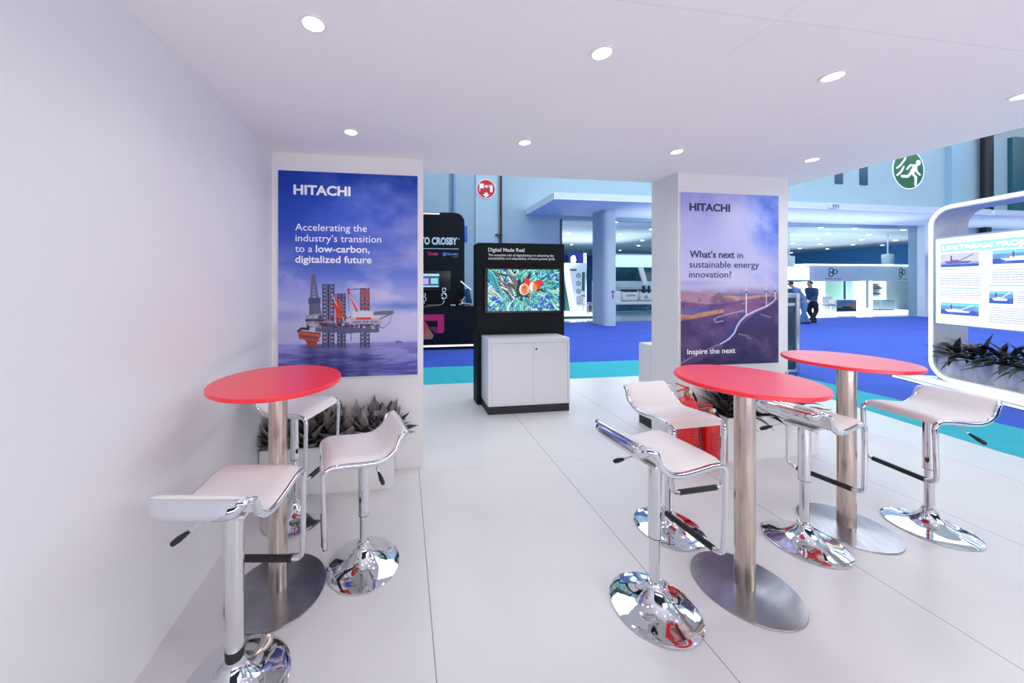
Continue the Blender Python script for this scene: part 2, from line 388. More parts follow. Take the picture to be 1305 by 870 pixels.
for i, x in enumerate(xs):
    downlight(x, 1.49, 'glowing round downlight of the near row, ' + where[i])
    downlight(x, 2.52, 'far-row downlight, ' + where2[i])
for x in xs:     # the row over the photographer: light only
    l = bpy.data.lights.new('downlight_beam', 'SPOT'); l.energy = DOWN_W; l.color = DOWN_COL; l.spot_size = math.radians(150); l.spot_blend = .9; l.shadow_soft_size = .05
    o = bpy.data.objects.new('downlight_beam', l); o.location = (x, .45, CZ-.03); C.objects.link(o)

# ------------------------------------------------------------------ bar tables
def make_table():
    t = thing('bar_table', '', 'table', group='round red bar tables')
    bm = bmesh.new(); lathe(bm, [(0, 1.078), (.309, 1.078), (.314, 1.082), (.314, 1.096), (.311, 1.1), (0, 1.1)], 96, cap=False); link('tabletop', bm, red_top, t, ang=30)
    bm = bmesh.new(); lathe(bm, [(.045, .012), (.045, 1.066), (.11, 1.068), (.11, 1.078)], 48); link('pole', bm, steel_pole, t)
    bm = bmesh.new(); lathe(bm, [(.233, 0), (.236, .003), (.2345, .008), (.18, .0115), (.06, .014), (.046, .016)], 96); link('base_plate', bm, steel_base, t)
    return t
T0 = make_table(); T0.location = (-.649, 1.903, 0); T0['label'] = 'round red bar table on a steel pole beside the plain left wall'
dup(T0, (1.781, 1.573, 0), .4, 'round red bar table with two stools on its left, before the wind turbine poster')
dup(T0, (2.888, 1.87, 0), 1.1, 'round red bar table nearest the planted light frame, the farther of the right pair')

# ------------------------------------------------------------------ bar stools
PROF = [  # side profile of the seat: forward y, height above the knee
    (-.215, .115), (-.197, .097), (-.172, .067), (-.147, .036), (-.120, .012), (-.092, -.004), (-.06, -.012), (-.02, -.014), (.03, -.011), (.08, -.006), (.13, -.001), (.178, 0)]
def smooth_prof(p, n):
    P = [Vector((a, b)) for a, b in p]; out = []
    for i in range(len(P)-1):
        p0, p1, p2, p3 = P[max(i-1, 0)], P[i], P[i+1], P[min(i+2, len(P)-1)]
        for k in range(n):
            t = k/n; out.append(.5*((2*p1)+(-p0+p2)*t+(2*p0-5*p1+4*p2-p3)*t*t+(-p0+3*p1-3*p2+p3)*t**3))
    out.append(P[-1]); return out
def band_loop(bm, pts, nor, hw, hn, seg=14):
    """closed loop with an oval section: hw across, hn along the given normal"""
    n = len(pts); rings = []
    for i in range(n):
        t = (pts[(i+1) % n]-pts[i-1]).normalized(); N = nor[i]-t*nor[i].dot(t); N.normalize(); s = N.cross(t)
        rings.append([bm.verts.new(pts[i]+hw[i]*math.copysign(abs(math.cos(a))**.75, math.cos(a))*s+hn[i]*math.copysign(abs(math.sin(a))**.75, math.sin(a))*N) for a in (2*PI*k/seg for k in range(seg))])
    for i in range(n):
        a, b = rings[i], rings[(i+1) % n]
        for k in range(seg): bm.faces.new((a[k], a[(k+1) % seg], b[(k+1) % seg], b[k]))
def make_stool(K, joint, low, label, loc, ang, cover_r=.029, drop=.41):
    """K knee height; joint height where the cover tube ends"""
    t = thing('bar_stool', label, 'stool', loc, ang-PI/2, 'white chrome bar stools')
    hw_x = .178
    # chrome frame
    sp = smooth_prof(PROF, 4); half = []   # (x, y, z, N, hw, hn)
    def nrm(i):
        a, b = sp[max(i-1, 0)], sp[min(i+1, len(sp)-1)]; d = (b-a).normalized(); return Vector((0, -d.y, d.x))
    N0 = nrm(0); yb, zb = sp[0]; R = .045
    # back crossing (centre to corner), a taller band turned under at the back
    for x in (0, .04, .08, hw_x-R): half.append((x, yb, zb-.008, N0, .009, .012))
    for k in range(1, 7):
        a = PI/2*k/6; f = k/6
        half.append((hw_x-R+R*math.sin(a), yb+R-R*math.cos(a), zb-.008+.002*f-.02*(1-math.cos(a))*.9, N0, .009+.001*f, .012))
    for i, q in enumerate(sp):
        if q.x < yb+R+.012: continue
        half.append((hw_x, q.x, q.y-.006, nrm(i), .0115, .0135))
    r = .045; yk, zk = sp[-1]
    for k in range(1, 9):
        a = PI/2*k/8; half.append((hw_x, yk+r*math.sin(a), zk-.006-r+r*math.cos(a), Vector((0, math.sin(a), math.cos(a))), .0115, .0125))
    yl = yk+r
    for k in range(1, 6): half.append((hw_x, yl-.002*k, zk-.05-(drop-.10)*k/5, Vector((0, 1, 0)), .0115, .0115))
    r2 = .04; zb2 = zk-.05-(drop-.10); yl -= .01
    for k in range(1, 8):
        a = PI/2*k/7; half.append((hw_x-r2+r2*math.cos(a), yl, zb2-r2*math.sin(a), Vector((0, 1, 0)), .0115, .0115))
    half.append((.06, yl, zb2-r2, Vector((0, 1, 0)), .0115, .0115))
    full = half + [(-x, y, z, N, a, b) for x, y, z, N, a, b in half[::-1] if x > 0] 
    full.insert(len(half), (0, yl, zb2-r2, Vector((0, 1, 0)), .0115, .0115))
    bm = bmesh.new(); band_loop(bm, [Vector((x, y, z+K)) for x, y, z, *_ in full], [f[3] for f in full], [f[4] for f in full], [f[5] for f in full])
    fr = link('frame', bm, chrome, t, ang=60)
    bm = bmesh.new(); tube(bm, [(x, yl, zb2-r2+K) for x in (-.128, -.06, 0, .06, .128)], .0155, 16); link('footrest_grip', bm, black_rub, fr)
    bm = bmesh.new(); rows = []          # chrome lip rolled under the back edge
    for i in range(15):
        u = -1+2*i/14; x = u*(hw_x-.012); e = (1-abs(u)**6)**.5; R_ = .012+.021*e
        o_ = [(yb+.006-R_*math.sin(a), zb-.004-R_+R_*math.cos(a)) for a in (PI*q/9*1.12 for q in range(10))]; i_ = [(yb+.006-(R_-.004)*math.sin(a), zb-.004-R_+(R_-.004)*math.cos(a)) for a in (PI*q/9*1.12 for q in range(9, -1, -1))]
        rows.append([bm.verts.new((x, y+.03*(1-e), z+K)) for y, z in o_+i_])
    for a, b in zip(rows, rows[1:]):
        for q in range(20): bm.faces.new((a[q], a[(q+1) % 20], b[(q+1) % 20], b[q]))
    bm.faces.new(rows[0]); bm.faces.new(rows[-1][::-1]); link('back_lip', bm, chrome, fr, ang=60)
    # padded seat
    bm = bmesh.new(); rows = []; th = .020; nx = 15
    pad = [q for q in sp]; ext = [Vector((yk+.030*math.sin(a), zk-.030+.030*math.cos(a))) for a in (.4, .8, 1.2, 1.5)]
    pts = pad+ext
    for i, q in enumerate(pts):
        a, b = pts[max(i-1, 0)], pts[min(i+1, len(pts)-1)]; d = (b-a).normalized(); N = Vector((0, -d.y, d.x))
        e = min(i, 6)/6; wsc = (hw_x-.002)*(1-.13*(1-e)**2.2)
        edge = min(1, .35+.65*min(i, 3)/3, .4+.6*min(len(pts)-1-i, 3)/3)
        top, bot = [], []
        for k in range(nx):
            u = -1+2*k/(nx-1); prof = (1-abs(u)**7)**.5*edge
            x = wsc*u*1.0; c = Vector((x, q.x, q.y+K))
            top.append(bm.verts.new(c+N*(.009+th*.62*prof))); bot.append(bm.verts.new(c-N*(-.006+th*.25*prof)))
        rows.append((top, bot))
    for (t0, b0), (t1, b1) in zip(rows, rows[1:]):
        for k in range(nx-1):
            bm.faces.new((t0[k], t0[k+1], t1[k+1], t1[k])); bm.faces.new((b0[k+1], b0[k], b1[k], b1[k+1]))
        bm.faces.new((t0[0], t1[0], b1[0], b0[0])); bm.faces.new((t1[-1], t0[-1], b0[-1], b1[-1]))
    for tt, bb in (rows[0], rows[-1]):
        for k in range(nx-1): bm.faces.new((tt[k], bb[k], bb[k+1], tt[k+1]))
    link('seat', bm, seat_leather, t, ang=55)
    # mounting plate, cover tube, lower tube, base
    link('seat_plate', B(((-.075, -.07, K-.054), (.075, .075, K-.036)), bev=.004), chrome_soft, t)
    link('plate_rib', B(((-.172, -.012, K-.036), (.172, .03, K-.024)), bev=.003), chrome_soft, t)
    bm = bmesh.new(); lathe(bm, [(cover_r, joint), (cover_r, K-.054)], 40); link('cover_tube', bm, chrome_soft if low else chrome, t)
    bm = bmesh.new(); lathe(bm, [(.0225, .09), (.0225, joint+.05)], 40); link('lower_tube', bm, chrome, t)
    else_ring = bmesh.new(); lathe(else_ring, [(cover_r+.0004, joint), (cover_r+.0004, joint+.0035)], 32); link('tube_seam', else_ring, black_rub, t)
    if low:
        bm = bmesh.new(); lathe(bm, [(.032, joint-.042), (.034, joint-.036), (.034, joint-.004), (.031, joint)], 32); link('rubber_collar', bm, black_rub, t)
    bm = bmesh.new(); lathe(bm, [(.196, 0), (.202, .003), (.2015, .008), (.19, .013), (.165, .018), (.13, .026), (.10, .037), (.075, .053), (.056, .074), (.043, .096), (.036, .112), (.035, .122), (.031, .126), (.031, .130), (.027, .133)], 80)
    link('base', bm, chrome, t, ang=35)
    # height lever
    bm = bmesh.new(); tube(bm, [(-.03, -.03, K-.058), (-.09, -.05, K-.068), (-.135, -.062, K-.100)], .0045, 8); lv = link('lever', bm, chrome, t)
    bm = bmesh.new(); tube(bm, [(-.130, -.060, K-.097), (-.145, -.065, K-.107), (-.165, -.071, K-.121), (-.185, -.077, K-.135), (-.190, -.078, K-.138)], [.005, .009, .0125, .0105, .004], 10); link('lever_grip', bm, black_rub, lv)
    return t
rd = math.radians
make_stool(.76, .16, True, 'near bar stool left of the red table, seen from behind its chrome back lip', (-.662, 1.467, 0), rd(82), .033, .43)
make_stool(.675, .283, False, 'white bar stool right of the left red table, its back curl beside the dried plants', (-.225, 2.009, 0), rd(194), drop=.43)
make_stool(.775, .40, False, 'white bar stool half hidden behind the left red table pole', (-.735, 2.475, 0), rd(-22))
make_stool(.774, .35, False, 'frontmost white bar stool of the middle group, lever under its seat edge', (1.228, 1.537, 0), rd(7), drop=.44)
make_stool(.775, .375, False, 'white bar stool before the red fire extinguishers', (1.719, 2.024, 0), rd(-87))
make_stool(.775, .385, False, 'white bar stool between the two right red tables, seat partly under a tabletop', (2.454, 1.793, 0), rd(13), drop=.43)
make_stool(.77, .385, False, 'white bar stool farthest from the left wall, its seat toward the teal carpet', (3.414, 1.786, 0), rd(173), drop=.39)

# ------------------------------------------------------------------ poster with oil rig
def poster(name, label, x0, x1, z0, z1):
    t = thing(name, label, 'poster', ((x0+x1)/2, 3.0, z0)); ox = (x0+x1)/2
    link('board', B(((x0-ox-.004, -.012, -.004), (x1-ox+.004, -.0005, z1-z0+.004))), mat('poster_board', (.82, .82, .86), .5), t)
    return t, ox
pA, ox = poster('oil_rig_poster', 'large blue poster of an offshore oil rig at sea on the left wall section', -1.018, .122, .812, 2.53)
def za(x, y):
    u = (x-70)/497; tp = 72+26*u; bt = 822-16*u; return (u, (bt-y)/(bt-tp))
A = Art(300, 450, rgb(70, 90, 185))
def vgrad(A, stops):
    vs = [q[0] for q in stops]; 
    for c in range(3): A.a[..., c] = np.interp(A.v, vs, [q[1][c] for q in stops])
vgrad(A, [(0, rgb(88, 92, 175)), (.16, rgb(150, 150, 215)), (.3, rgb(190, 190, 228)), (.42, rgb(150, 160, 225)), (.52, rgb(88, 112, 205)), (.65, rgb(62, 90, 195)), (.8, rgb(45, 78, 185)), (1, rgb(22, 62, 165))])
n1 = A.noise(2, 4, 3); n2 = A.noise(3, 9, 5, 6); sky = A.v > .165
A.mix(sky*np.clip((n1-.47)*4, 0, 1)*.6*np.clip(.25+A.u*1.0-(A.v > .75)*.1, 0, 1), rgb(165, 165, 228))
A.mix(sky*np.clip((n2-.52)*5, 0, 1)*.55*np.exp(-((A.v-.40)/.16)**2), rgb(225, 215, 238))
A.mix(sky*np.clip(.75-np.hypot((A.u-.95)/.7, (A.v-.62)/.25), 0, 1)*.6*n2*1.6, rgb(205, 195, 235))
A.mix(sky*np.exp(-((A.v-.345)/.022)**2-((A.u-.88)/.20)**2)*.8, rgb(82, 120, 205))
A.mix(sky*np.exp(-((A.v-.30)/.03)**2-((A.u-.05)/.16)**2)*.6, rgb(95, 115, 205))
A.mix(sky*np.exp(-((A.v-.21)/.07)**2)*.7, rgb(200, 200, 232))
sea = A.v < .165
wv = A.noise(5, 60, 11, 4); A.mix(sea*np.clip((wv-.42)*5, 0, 1)*.55*np.clip(1.4-A.v*6, .3, 1), rgb(70, 66, 150)); A.mix(sea*np.clip((.5-wv)*5, 0, 1)*.5, rgb(168, 165, 222))
A.mix((np.abs(A.v-.165) < .003)*.4, rgb(150, 150, 205))
for cx, w_, k_ in ((183, .06, .75), (240, .05, .5), (289, .04, .5), (372, .045, .5), (310, .25, .35)):
    u0, _ = za(cx, 700); A.mix(sea*np.exp(-((A.u-u0)/w_)**2)*k_*np.clip(.35+wv*1.1, 0, 1), rgb(45, 45, 95))
def legs(x0, x1, y0, y1, col, n):
    (u0, v0), (u1, v1) = za(x0, y0), za(x1, y1)
    A.poly([(u0, v0), (u1, v0), (u1, v1), (u0, v1)], rgb(120, 120, 160), .35)
    for x in (x0, (x0+x1)/2, x1): A.line([za(x, y0), za(x, y1)], .0085, col)
    for k in range(n):
        ya, yb_ = y0+(y1-y0)*k/n, y0+(y1-y0)*(k+1)/n; A.line([za(x0, ya), za(x1, yb_)], .004, col, .8); A.line([za(x1, ya), za(x0, yb_)], .004, col, .8); A.line([za(x0, ya), za(x1, ya)], .004, col, .8)
dk = rgb(52, 52, 78); gy = rgb(98, 100, 128); lt = rgb(205, 205, 218); og = rgb(215, 75, 50)
legs(224, 262, 484, 708, dk, 16); legs(276, 302, 518, 708, dk, 15); legs(358, 388, 500, 708, dk, 15)
for y in (505, 520, 540, 560): A.poly([za(358, y), za(390, y), za(390, y+9), za(358, y+9)], og, .75)
# derrick
A.line([za(178, 600), za(187, 450)], .012, gy); A.line([za(218, 600), za(193, 450)], .012, gy)
for y in range(455, 600, 12):
    f = (y-450)/150; A.line([za(186-8*f, y), za(194+24*f, y+12)], .005, gy); A.line([za(194+24*f, y), za(186-8*f, y+12)], .005, gy)
A.poly([za(172, 530), za(216, 530), za(216, 552), za(172, 552)], rgb(78, 84, 120)); A.poly([za(176, 548), za(212, 548), za(212, 605), za(176, 605)], rgb(85, 85, 110), .7)
A.poly([za(186, 448), za(196, 448), za(200, 480), za(184, 480)], rgb(105, 100, 120), .8)
# hull and decks
A.poly([za(195, 622), za(426, 622), za(424, 656), za(300, 658), za(198, 652)], rgb(92, 96, 138)); A.poly([za(195, 622), za(426, 626), za(426, 634), za(195, 634)], rgb(58, 60, 92))
A.poly([za(163, 592), za(215, 588), za(218, 640), za(166, 636)], rgb(150, 148, 170)); A.poly([za(163, 606), za(216, 606), za(216, 614), za(163, 614)], rgb(60, 60, 85))
rg = np.random.default_rng(4)
for _ in range(130):
    x, y = rg.uniform(165, 425), rg.uniform(592, 634); w_, h_ = rg.uniform(3, 12), rg.uniform(3, 11)
    A.poly([za(x, y), za(x+w_, y), za(x+w_, y+h_), za(x, y+h_)], [rgb(60, 60, 85), rgb(190, 190, 205), rgb(120, 118, 140), rgb(170, 80, 70)][rg.integers(0, 4)], .85)
A.poly([za(328, 578), za(398, 578), za(428, 592), za(428, 606), za(328, 606)], rgb(212, 210, 222)); A.poly([za(320, 604), za(428, 604), za(424, 626), za(322, 626)], rgb(178, 178, 198))
A.poly([za(342, 602), za(396, 602), za(394, 609), za(342, 609)], rgb(222, 60, 60))
for x in range(326, 424, 7): A.poly([za(x, 614), za(x+3, 614), za(x+3, 622), za(x, 622)], rgb(70, 72, 100))
A.line([za(408, 588), za(474, 584)], .02, rgb(120, 118, 120)); A.ell(*za(444, 586), .07, .011, rgb(105, 110, 115)); A.line([za(428, 606), za(470, 590)], .006, gy); A.line([za(470, 596), za(462, 622), za(440, 640), za(418, 636)], .005, rgb(120, 120, 165))
# cranes and the orange cellar deck
A.line([za(344, 578), za(312, 502)], .013, og); A.line([za(352, 576), za(318, 520)], .006, lt); A.line([za(312, 502), za(372, 498)], .003, dk); A.line([za(312, 502), za(316, 580)], .003, dk)
A.line([za(272, 600), za(268, 520)], .014, rgb(205, 80, 75)); A.line([za(282, 596), za(284, 550)], .03, og); A.line([za(256, 520), za(300, 618)], .006, lt); A.line([za(266, 560), za(292, 592)], .02, rgb(190, 70, 60))
A.poly([za(138, 648), za(216, 656), za(214, 672), za(206, 684), za(196, 708), za(172, 706), za(164, 684), za(140, 672)], rgb(125, 78, 80)); A.line([za(140, 656), za(215, 666)], .012, rgb(205, 95, 70)); A.line([za(142, 674), za(210, 684)], .010, rgb(200, 80, 60)); A.line([za(138, 650), za(150, 640), za(175, 642)], .012, dk)
for x in (170, 180, 190, 200): A.line([za(x, 684), za(x, 708)], .008, rgb(160, 70, 60))
A.line([za(322, 656), za(324, 684)], .004, dk); A.line([za(486, 690), za(508, 690)], .007, rgb(85, 88, 135)); A.line([za(492, 690), za(494, 684)], .005, rgb(85, 88, 135))
A.mesh('printed_picture', print_mat('oil_rig_print'), pA, (-1.018-ox, -.0135, 0), (1, 0, 0), (0, 0, 1), 1.14, 1.718)
def ptext(p, s, m, x, z, w, cap, wt, ox, z0): text(s, m, p, (x-ox, -.0140, z-z0), w, cap, wt)
ptext(pA, 'HITACHI', white_ink, -.898, 2.338, .456, .074, .033, ox, .812)
ptext(pA, 'Accelerating the', white_ink, -.885, 2.038, .578, .057, 0, ox, .812)
ptext(pA, 'industry\u2019s transition', white_ink, -.882, 1.948, .694, .057, 0, ox, .812)
ptext(pA, 'to a', white_ink, -.885, 1.860, .135, .057, 0, ox, .812)
ptext(pA, 'low-carbon,', white_ink, -.722, 1.860, .438, .057, .016, ox, .812)
ptext(pA, 'digitalized future', white_ink, -.885, 1.772, .617, .057, .016, ox, .812)

# ------------------------------------------------------------------ poster with wind turbines
pB, oxb = poster('wind_turbine_poster', 'tall lilac poster of wind turbines on moorland hills on the white pillar', 2.668, 3.778, .795, 2.488)
def zb_(x, y):
    u = (x-155)/415; tp = 84+16*u; bt = 820-2*u; return (u, (bt-y)/(bt-tp))
A = Art(260, 400, (0, 0, 0))
vgrad(A, [(0, rgb(58, 58, 100)), (.4, rgb(120, 105, 160)), (.46, rgb(205, 200, 235)), (.55, rgb(198, 198, 238)), (.75, rgb(185, 188, 238)), (1, rgb(160, 165, 232))])
n1 = A.noise(2, 4, 21); n2 = A.noise(4, 8, 22, 6)
A.mix((A.v > .4)*np.clip((A.u-.55)*2.2+(A.v-.85)*1.6+(n1-.5)*1.5, 0, 1), rgb(85, 120, 232))
A.mix((A.v > .4)*np.clip((n2-.5)*4, 0, 1)*.5, rgb(215, 212, 240)); A.mix((A.v > .6)*np.exp(-((A.u-.52)/.18)**2-((A.v-.85)/.16)**2)*.6, rgb(208, 210, 242))
A.mix(np.exp(-((A.v-.475)/.02)**2-((A.u-.1)/.25)**2)*.8, rgb(165, 165, 215)); A.mix(np.exp(-((A.v-.435)/.014)**2)*.7, rgb(190, 185, 220))
hill = lambda *p: A.poly([zb_(*q) for q in p], col)
col = rgb(178, 140, 165); hill((150, 502), (200, 505), (260, 520), (330, 535), (410, 540), (500, 522), (575, 530), (575, 600), (150, 640))
col = rgb(205, 160, 130); hill((240, 514), (320, 522), (420, 530), (510, 524), (575, 528), (575, 536), (480, 545), (400, 545), (300, 530))
col = rgb(130, 95, 140); hill((150, 545), (260, 560), (330, 560), (420, 545), (500, 533), (575, 532), (575, 820), (150, 820))
col = rgb(98, 98, 160); hill((160, 575), (240, 568), (310, 578), (320, 590), (260, 600), (180, 605))
col = rgb(208, 150, 110); hill((152, 600), (200, 606), (240, 594), (330, 582), (335, 596), (250, 612), (200, 626), (152, 630))
col = rgb(105, 82, 132); hill((150, 630), (240, 615), (300, 605), (400, 600), (430, 600), (370, 680), (300, 760), (150, 800))
col = rgb(82, 66, 112); hill((420, 640), (470, 600), (530, 575), (575, 545), (575, 820), (200, 820), (330, 740), (380, 680))
lo = A.v < .44; n3 = A.noise(8, 16, 33, 5); A.mix(lo*np.clip((n3-.5)*5, 0, 1)*.45, rgb(66, 52, 98)); A.mix(lo*np.clip((.46-n3)*6, 0, 1)*.35, rgb(160, 125, 165))
A.mix(np.clip(.26-A.v, 0, 1)*2.9*(.4+n3), rgb(46, 42, 80))
A.line([zb_(q, r_) for q, r_ in ((425, 612), (395, 640), (380, 668), (360, 700), (330, 725))], .05, rgb(58, 74, 165), .5, .65); A.line([zb_(500, 630), zb_(440, 635)], .05, rgb(58, 66, 140), .5, .65)
road = [(560, 540), (545, 556), (515, 575), (470, 592), (425, 614), (402, 636), (390, 655), (378, 685), (355, 710), (320, 730), (275, 748), (215, 775), (158, 806)]
for i, (p_, q_) in enumerate(zip(road, road[1:])): A.line([zb_(*p_), zb_(*q_)], .010+.008*math.sin(PI*min(i/9, 1)), rgb(205, 200, 232), 1 if i < 9 else .5, .65)
A.line([zb_(*q) for q in ((420, 590), (370, 600), (310, 615), (292, 625), (300, 638), (330, 632))], .010, rgb(200, 190, 220), .8, .65)
for p_, q_ in (((395, 690), (440, 700)), ((430, 705), (450, 712)), ((490, 608), (535, 622)), ((410, 560), (440, 556))): A.line([zb_(*p_), zb_(*q_)], .010, rgb(185, 175, 215), .6, .65)
for x, y0, y1, bl in ((429, 612, 512, 55), (516, 572, 510, 22), (555, 540, 508, 16)):
    A.line([zb_(x, y0), zb_(x, y1)], .012 if bl > 30 else .009, rgb(225, 222, 242), 1, .65)
    for a in (90, 215, 330): A.line([zb_(x, y1), zb_(x+bl*.45*math.cos(rd(a)), y1-bl*math.sin(rd(a))*(1 if a == 90 else .6))], .008, rgb(120, 120, 175) if a != 90 else rgb(215, 215, 240), 1, .65)
    A.ell(*zb_(x, y1), .012, .006, rgb(90, 90, 140))
A.mesh('printed_picture', print_mat('turbine_print'), pB, (2.668-oxb, -.0135, 0), (1, 0, 0), (0, 0, 1), 1.11, 1.693)
ptext(pB, 'HITACHI', navy_ink, 2.762, 2.312, .452, .070, .033, oxb, .795)
ptext(pB, 'What\u2019s next', navy_ink, 2.765, 1.853, .500, .066, .018, oxb, .795)
ptext(pB, 'in', navy_ink, 3.298, 1.850, .062, .064, 0, oxb, .795)
ptext(pB, 'sustainable energy', navy_ink, 2.762, 1.755, .786, .064, 0, oxb, .795)
ptext(pB, 'innovation?', navy_ink, 2.758, 1.657, .470, .064, 0, oxb, .795)
ptext(pB, 'Inspire the next', white_ink, 2.738, .909, .535, .050, .012, oxb, .795)

# ------------------------------------------------------------------ video kiosk
k = thing('video_kiosk', 'black upright display panel with a screen, standing behind a white cabinet', 'display stand', (1.571, 4.55, 0))
K_ = (1.571, 4.55)
bm = bmesh.new(); prism(bm, rrect(.963-K_[0], 0, 2.179-K_[0], 2.138, .02, 5, (1, 1, 0, 0)), 4.43-K_[1], 4.67-K_[1]); link('panel', bm, black_panel, k)
bm = bmesh.new(); prism(bm, rrect(1.056-K_[0], 1.212, 2.112-K_[0], 1.808, .006, 3), 4.385-K_[1], 4.4295-K_[1]); tv = link('screen_housing', bm, mat('screen_plastic', (.006, .006, .008), .3), k)
A = Art(230, 130, rgb(18, 52, 62)); rg = np.random.default_rng(9)
def tent(x, y, a, L, w_, c, tip=True, k_=1.):
    x1, y1 = x+L*math.cos(a), y+L*1.78*math.sin(a); xm, ym = (x+x1)/2+.02*math.sin(a), (y+y1)/2-.02*math.cos(a)
    A.line([(x, y), (xm, ym), (x1, y1)], w_*1.3, tuple(q*.55 for q in c), k_, 1.78); A.line([(x, y), (xm, ym), (x1, y1)], w_, c, k_, 1.78); A.line([(x+.004, y+.008), (xm+.004, ym+.008), (x1+.003, y1+.006)], w_*.3, tuple(min(1, q*1.3+.1) for q in c), k_, 1.78)
    if tip: A.line([(x1-.004, y1), (x1+.004, y1)], w_*1.2, rgb(45, 75, 215), k_, 1.78)
pal = [rgb(85, 180, 185), rgb(125, 205, 185), rgb(55, 140, 160), rgb(160, 220, 210), rgb(95, 180, 160)]
for _ in range(420):
    x, y = rg.uniform(0, 1), rg.uniform(0, 1); a = math.atan2(y-.55, x-.45)*1.0+rg.normal(0, .5)
    if np.hypot(x-.52, (y-.5)*.7) < .13: continue
    tent(x, y, a, rg.uniform(.09, .20), rg.uniform(.024, .038), pal[rg.integers(0, 5)], rg.random() < .7)
for _ in range(22): tent(.28+rg.normal(0, .07), .55+rg.normal(0, .15), 2.4+rg.normal(0, .3), .16, .024, [rgb(105, 95, 95), rgb(200, 200, 205), rgb(70, 65, 70)][rg.integers(0, 3)], False)
for i in range(9): tent(.20-.012*i, .35+.055*i, 2.3, .16, .03, rgb(70, 175, 195), False)
A.ell(.61, .60, .14, .12, rgb(225, 70, 40)); A.ell(.72, .70, .05, .06, rgb(230, 55, 50)); A.ell(.54, .70, .05, .10, rgb(225, 50, 45)); A.ell(.61, .58, .04, .13, rgb(240, 240, 245)); A.ell(.65, .56, .035, .11, rgb(245, 140, 60)); A.ell(.50, .52, .075, .155, rgb(238, 238, 245)); A.ell(.505, .515, .055, .135, rgb(240, 130, 60)); A.ell(.52, .48, .016, .03, rgb(190, 110, 70)); A.ell(.50, .56, .012, .022, rgb(60, 30, 25)); A.ell(.58, .38, .03, .04, rgb(235, 70, 50))
for _ in range(26): tent(.66+rg.normal(0, .05), .38+rg.normal(0, .10), rg.normal(-.7, .5), .10, .016, pal[rg.integers(0, 5)], True)
A.mesh('screen_picture', print_mat('screen_glow', 1.0, .2), tv, (1.096-K_[0], 4.3838-K_[1], 1.236), (1, 0, 0), (0, 0, 1), .99, .548)
for s_, z_, w_, c_, wt in (('Digital Made Real', 2.024, .500, .047, .016), ('The essential role of digitalization in advancing the', 1.962, .918, .031, .008), ('sustainability and adaptability of future power grids', 1.918, .930, .031, .008)):
    text(s_, white_ink, k, (1.112-K_[0], 4.4295-K_[1], z_), w_, c_, wt)

cb = thing('storage_cabinet', 'low white two-door cabinet on a black plinth in front of the black panel', 'cabinet', (1.545, 4.24, 0)); Q = (1.545, 4.24)
def cbx(x0, x1, y0, y1, z0, z1): return ((x0-Q[0], y0-Q[1], z0), (x1-Q[0], y1-Q[1], z1))
link('body', B(cbx(1.02, 2.07, 4.075, 4.43, .1, .92), bev=.003), white_lam, cb)
link('frame_rail', B(cbx(1.02, 1.066, 4.06, 4.075, .1, .92), cbx(2.046, 2.07, 4.06, 4.075, .1, .92), cbx(1.066, 2.046, 4.06, 4.075, .866, .92), cbx(1.066, 2.046, 4.06, 4.075, .1, .118)), white_lam, cb)
d1 = link('door', B(cbx(1.069, 1.5935, 4.063, 4.0755, .120, .863)), white_lam, cb); d2 = link('door', B(cbx(1.5975, 2.043, 4.063, 4.0755, .120, .863)), white_lam, cb)
bm = bmesh.new(); lathe(bm, [(.012, 0), (.012, .006), (.008, .009)], 20, M=Matrix.Translation((1.632-Q[0], 4.063-Q[1], .787)) @ Matrix.Rotation(PI/2, 4, 'X')); link('lock', bm, mat('dark_bronze', (.06, .03, .025), .35, .6), d2)
link('plinth', B(cbx(1.022, 2.066, 4.066, 4.43, 0, .1)), mat('black_plinth', (.022, .026, .028), .6), cb)

sc_ = thing('storage_cabinet', 'white low cabinet with black plinth peeking out beside the white pillar', 'cabinet', (2.9, 3.85, 0))
link('body', B(((-.2, -.455, .1), (.5, -.22, .92)), bev=.003), white_lam, sc_); link('plinth', B(((-.198, -.453, 0), (.498, -.222, .1))), MATS['black_plinth'], sc_)

# ------------------------------------------------------------------ planters
def leaf_mesh(bm, base, az, el0, L, wid, curl, mi, fold=.25, n=7, taper=.42):
    base = Vector(base); d = Vector((math.cos(az), math.sin(az), 0)); s = Vector((-math.sin(az), math.cos(az), 0)); el = el0; p = base.copy(); rows = []
    for i in range(n+1):
        t = i/n; w = wid*(math.sin(PI*min(1, (t*.9+.08)))**.8)*(1 if t < taper else ((1-t)/(1-taper))**.62)
        tang = d*math.cos(el)+Vector((0, 0, 1))*math.sin(el); nn = -d*math.sin(el)+Vector((0, 0, 1))*math.cos(el)
        w = max(w, .0006)
        rows.append([bm.verts.new(p-s*w+nn*fold*w), bm.verts.new(p-s*w*.5+nn*fold*w*.3), bm.verts.new(p), bm.verts.new(p+s*w*.5+nn*fold*w*.3), bm.verts.new(p+s*w+nn*fold*w)])
        p = p+tang*(L/n); el -= curl/n
    for a, b in zip(rows, rows[1:]):
        for q in range(4):
            f = bm.faces.new((a[q], a[q+1], b[q+1], b[q])); f.material_index = mi
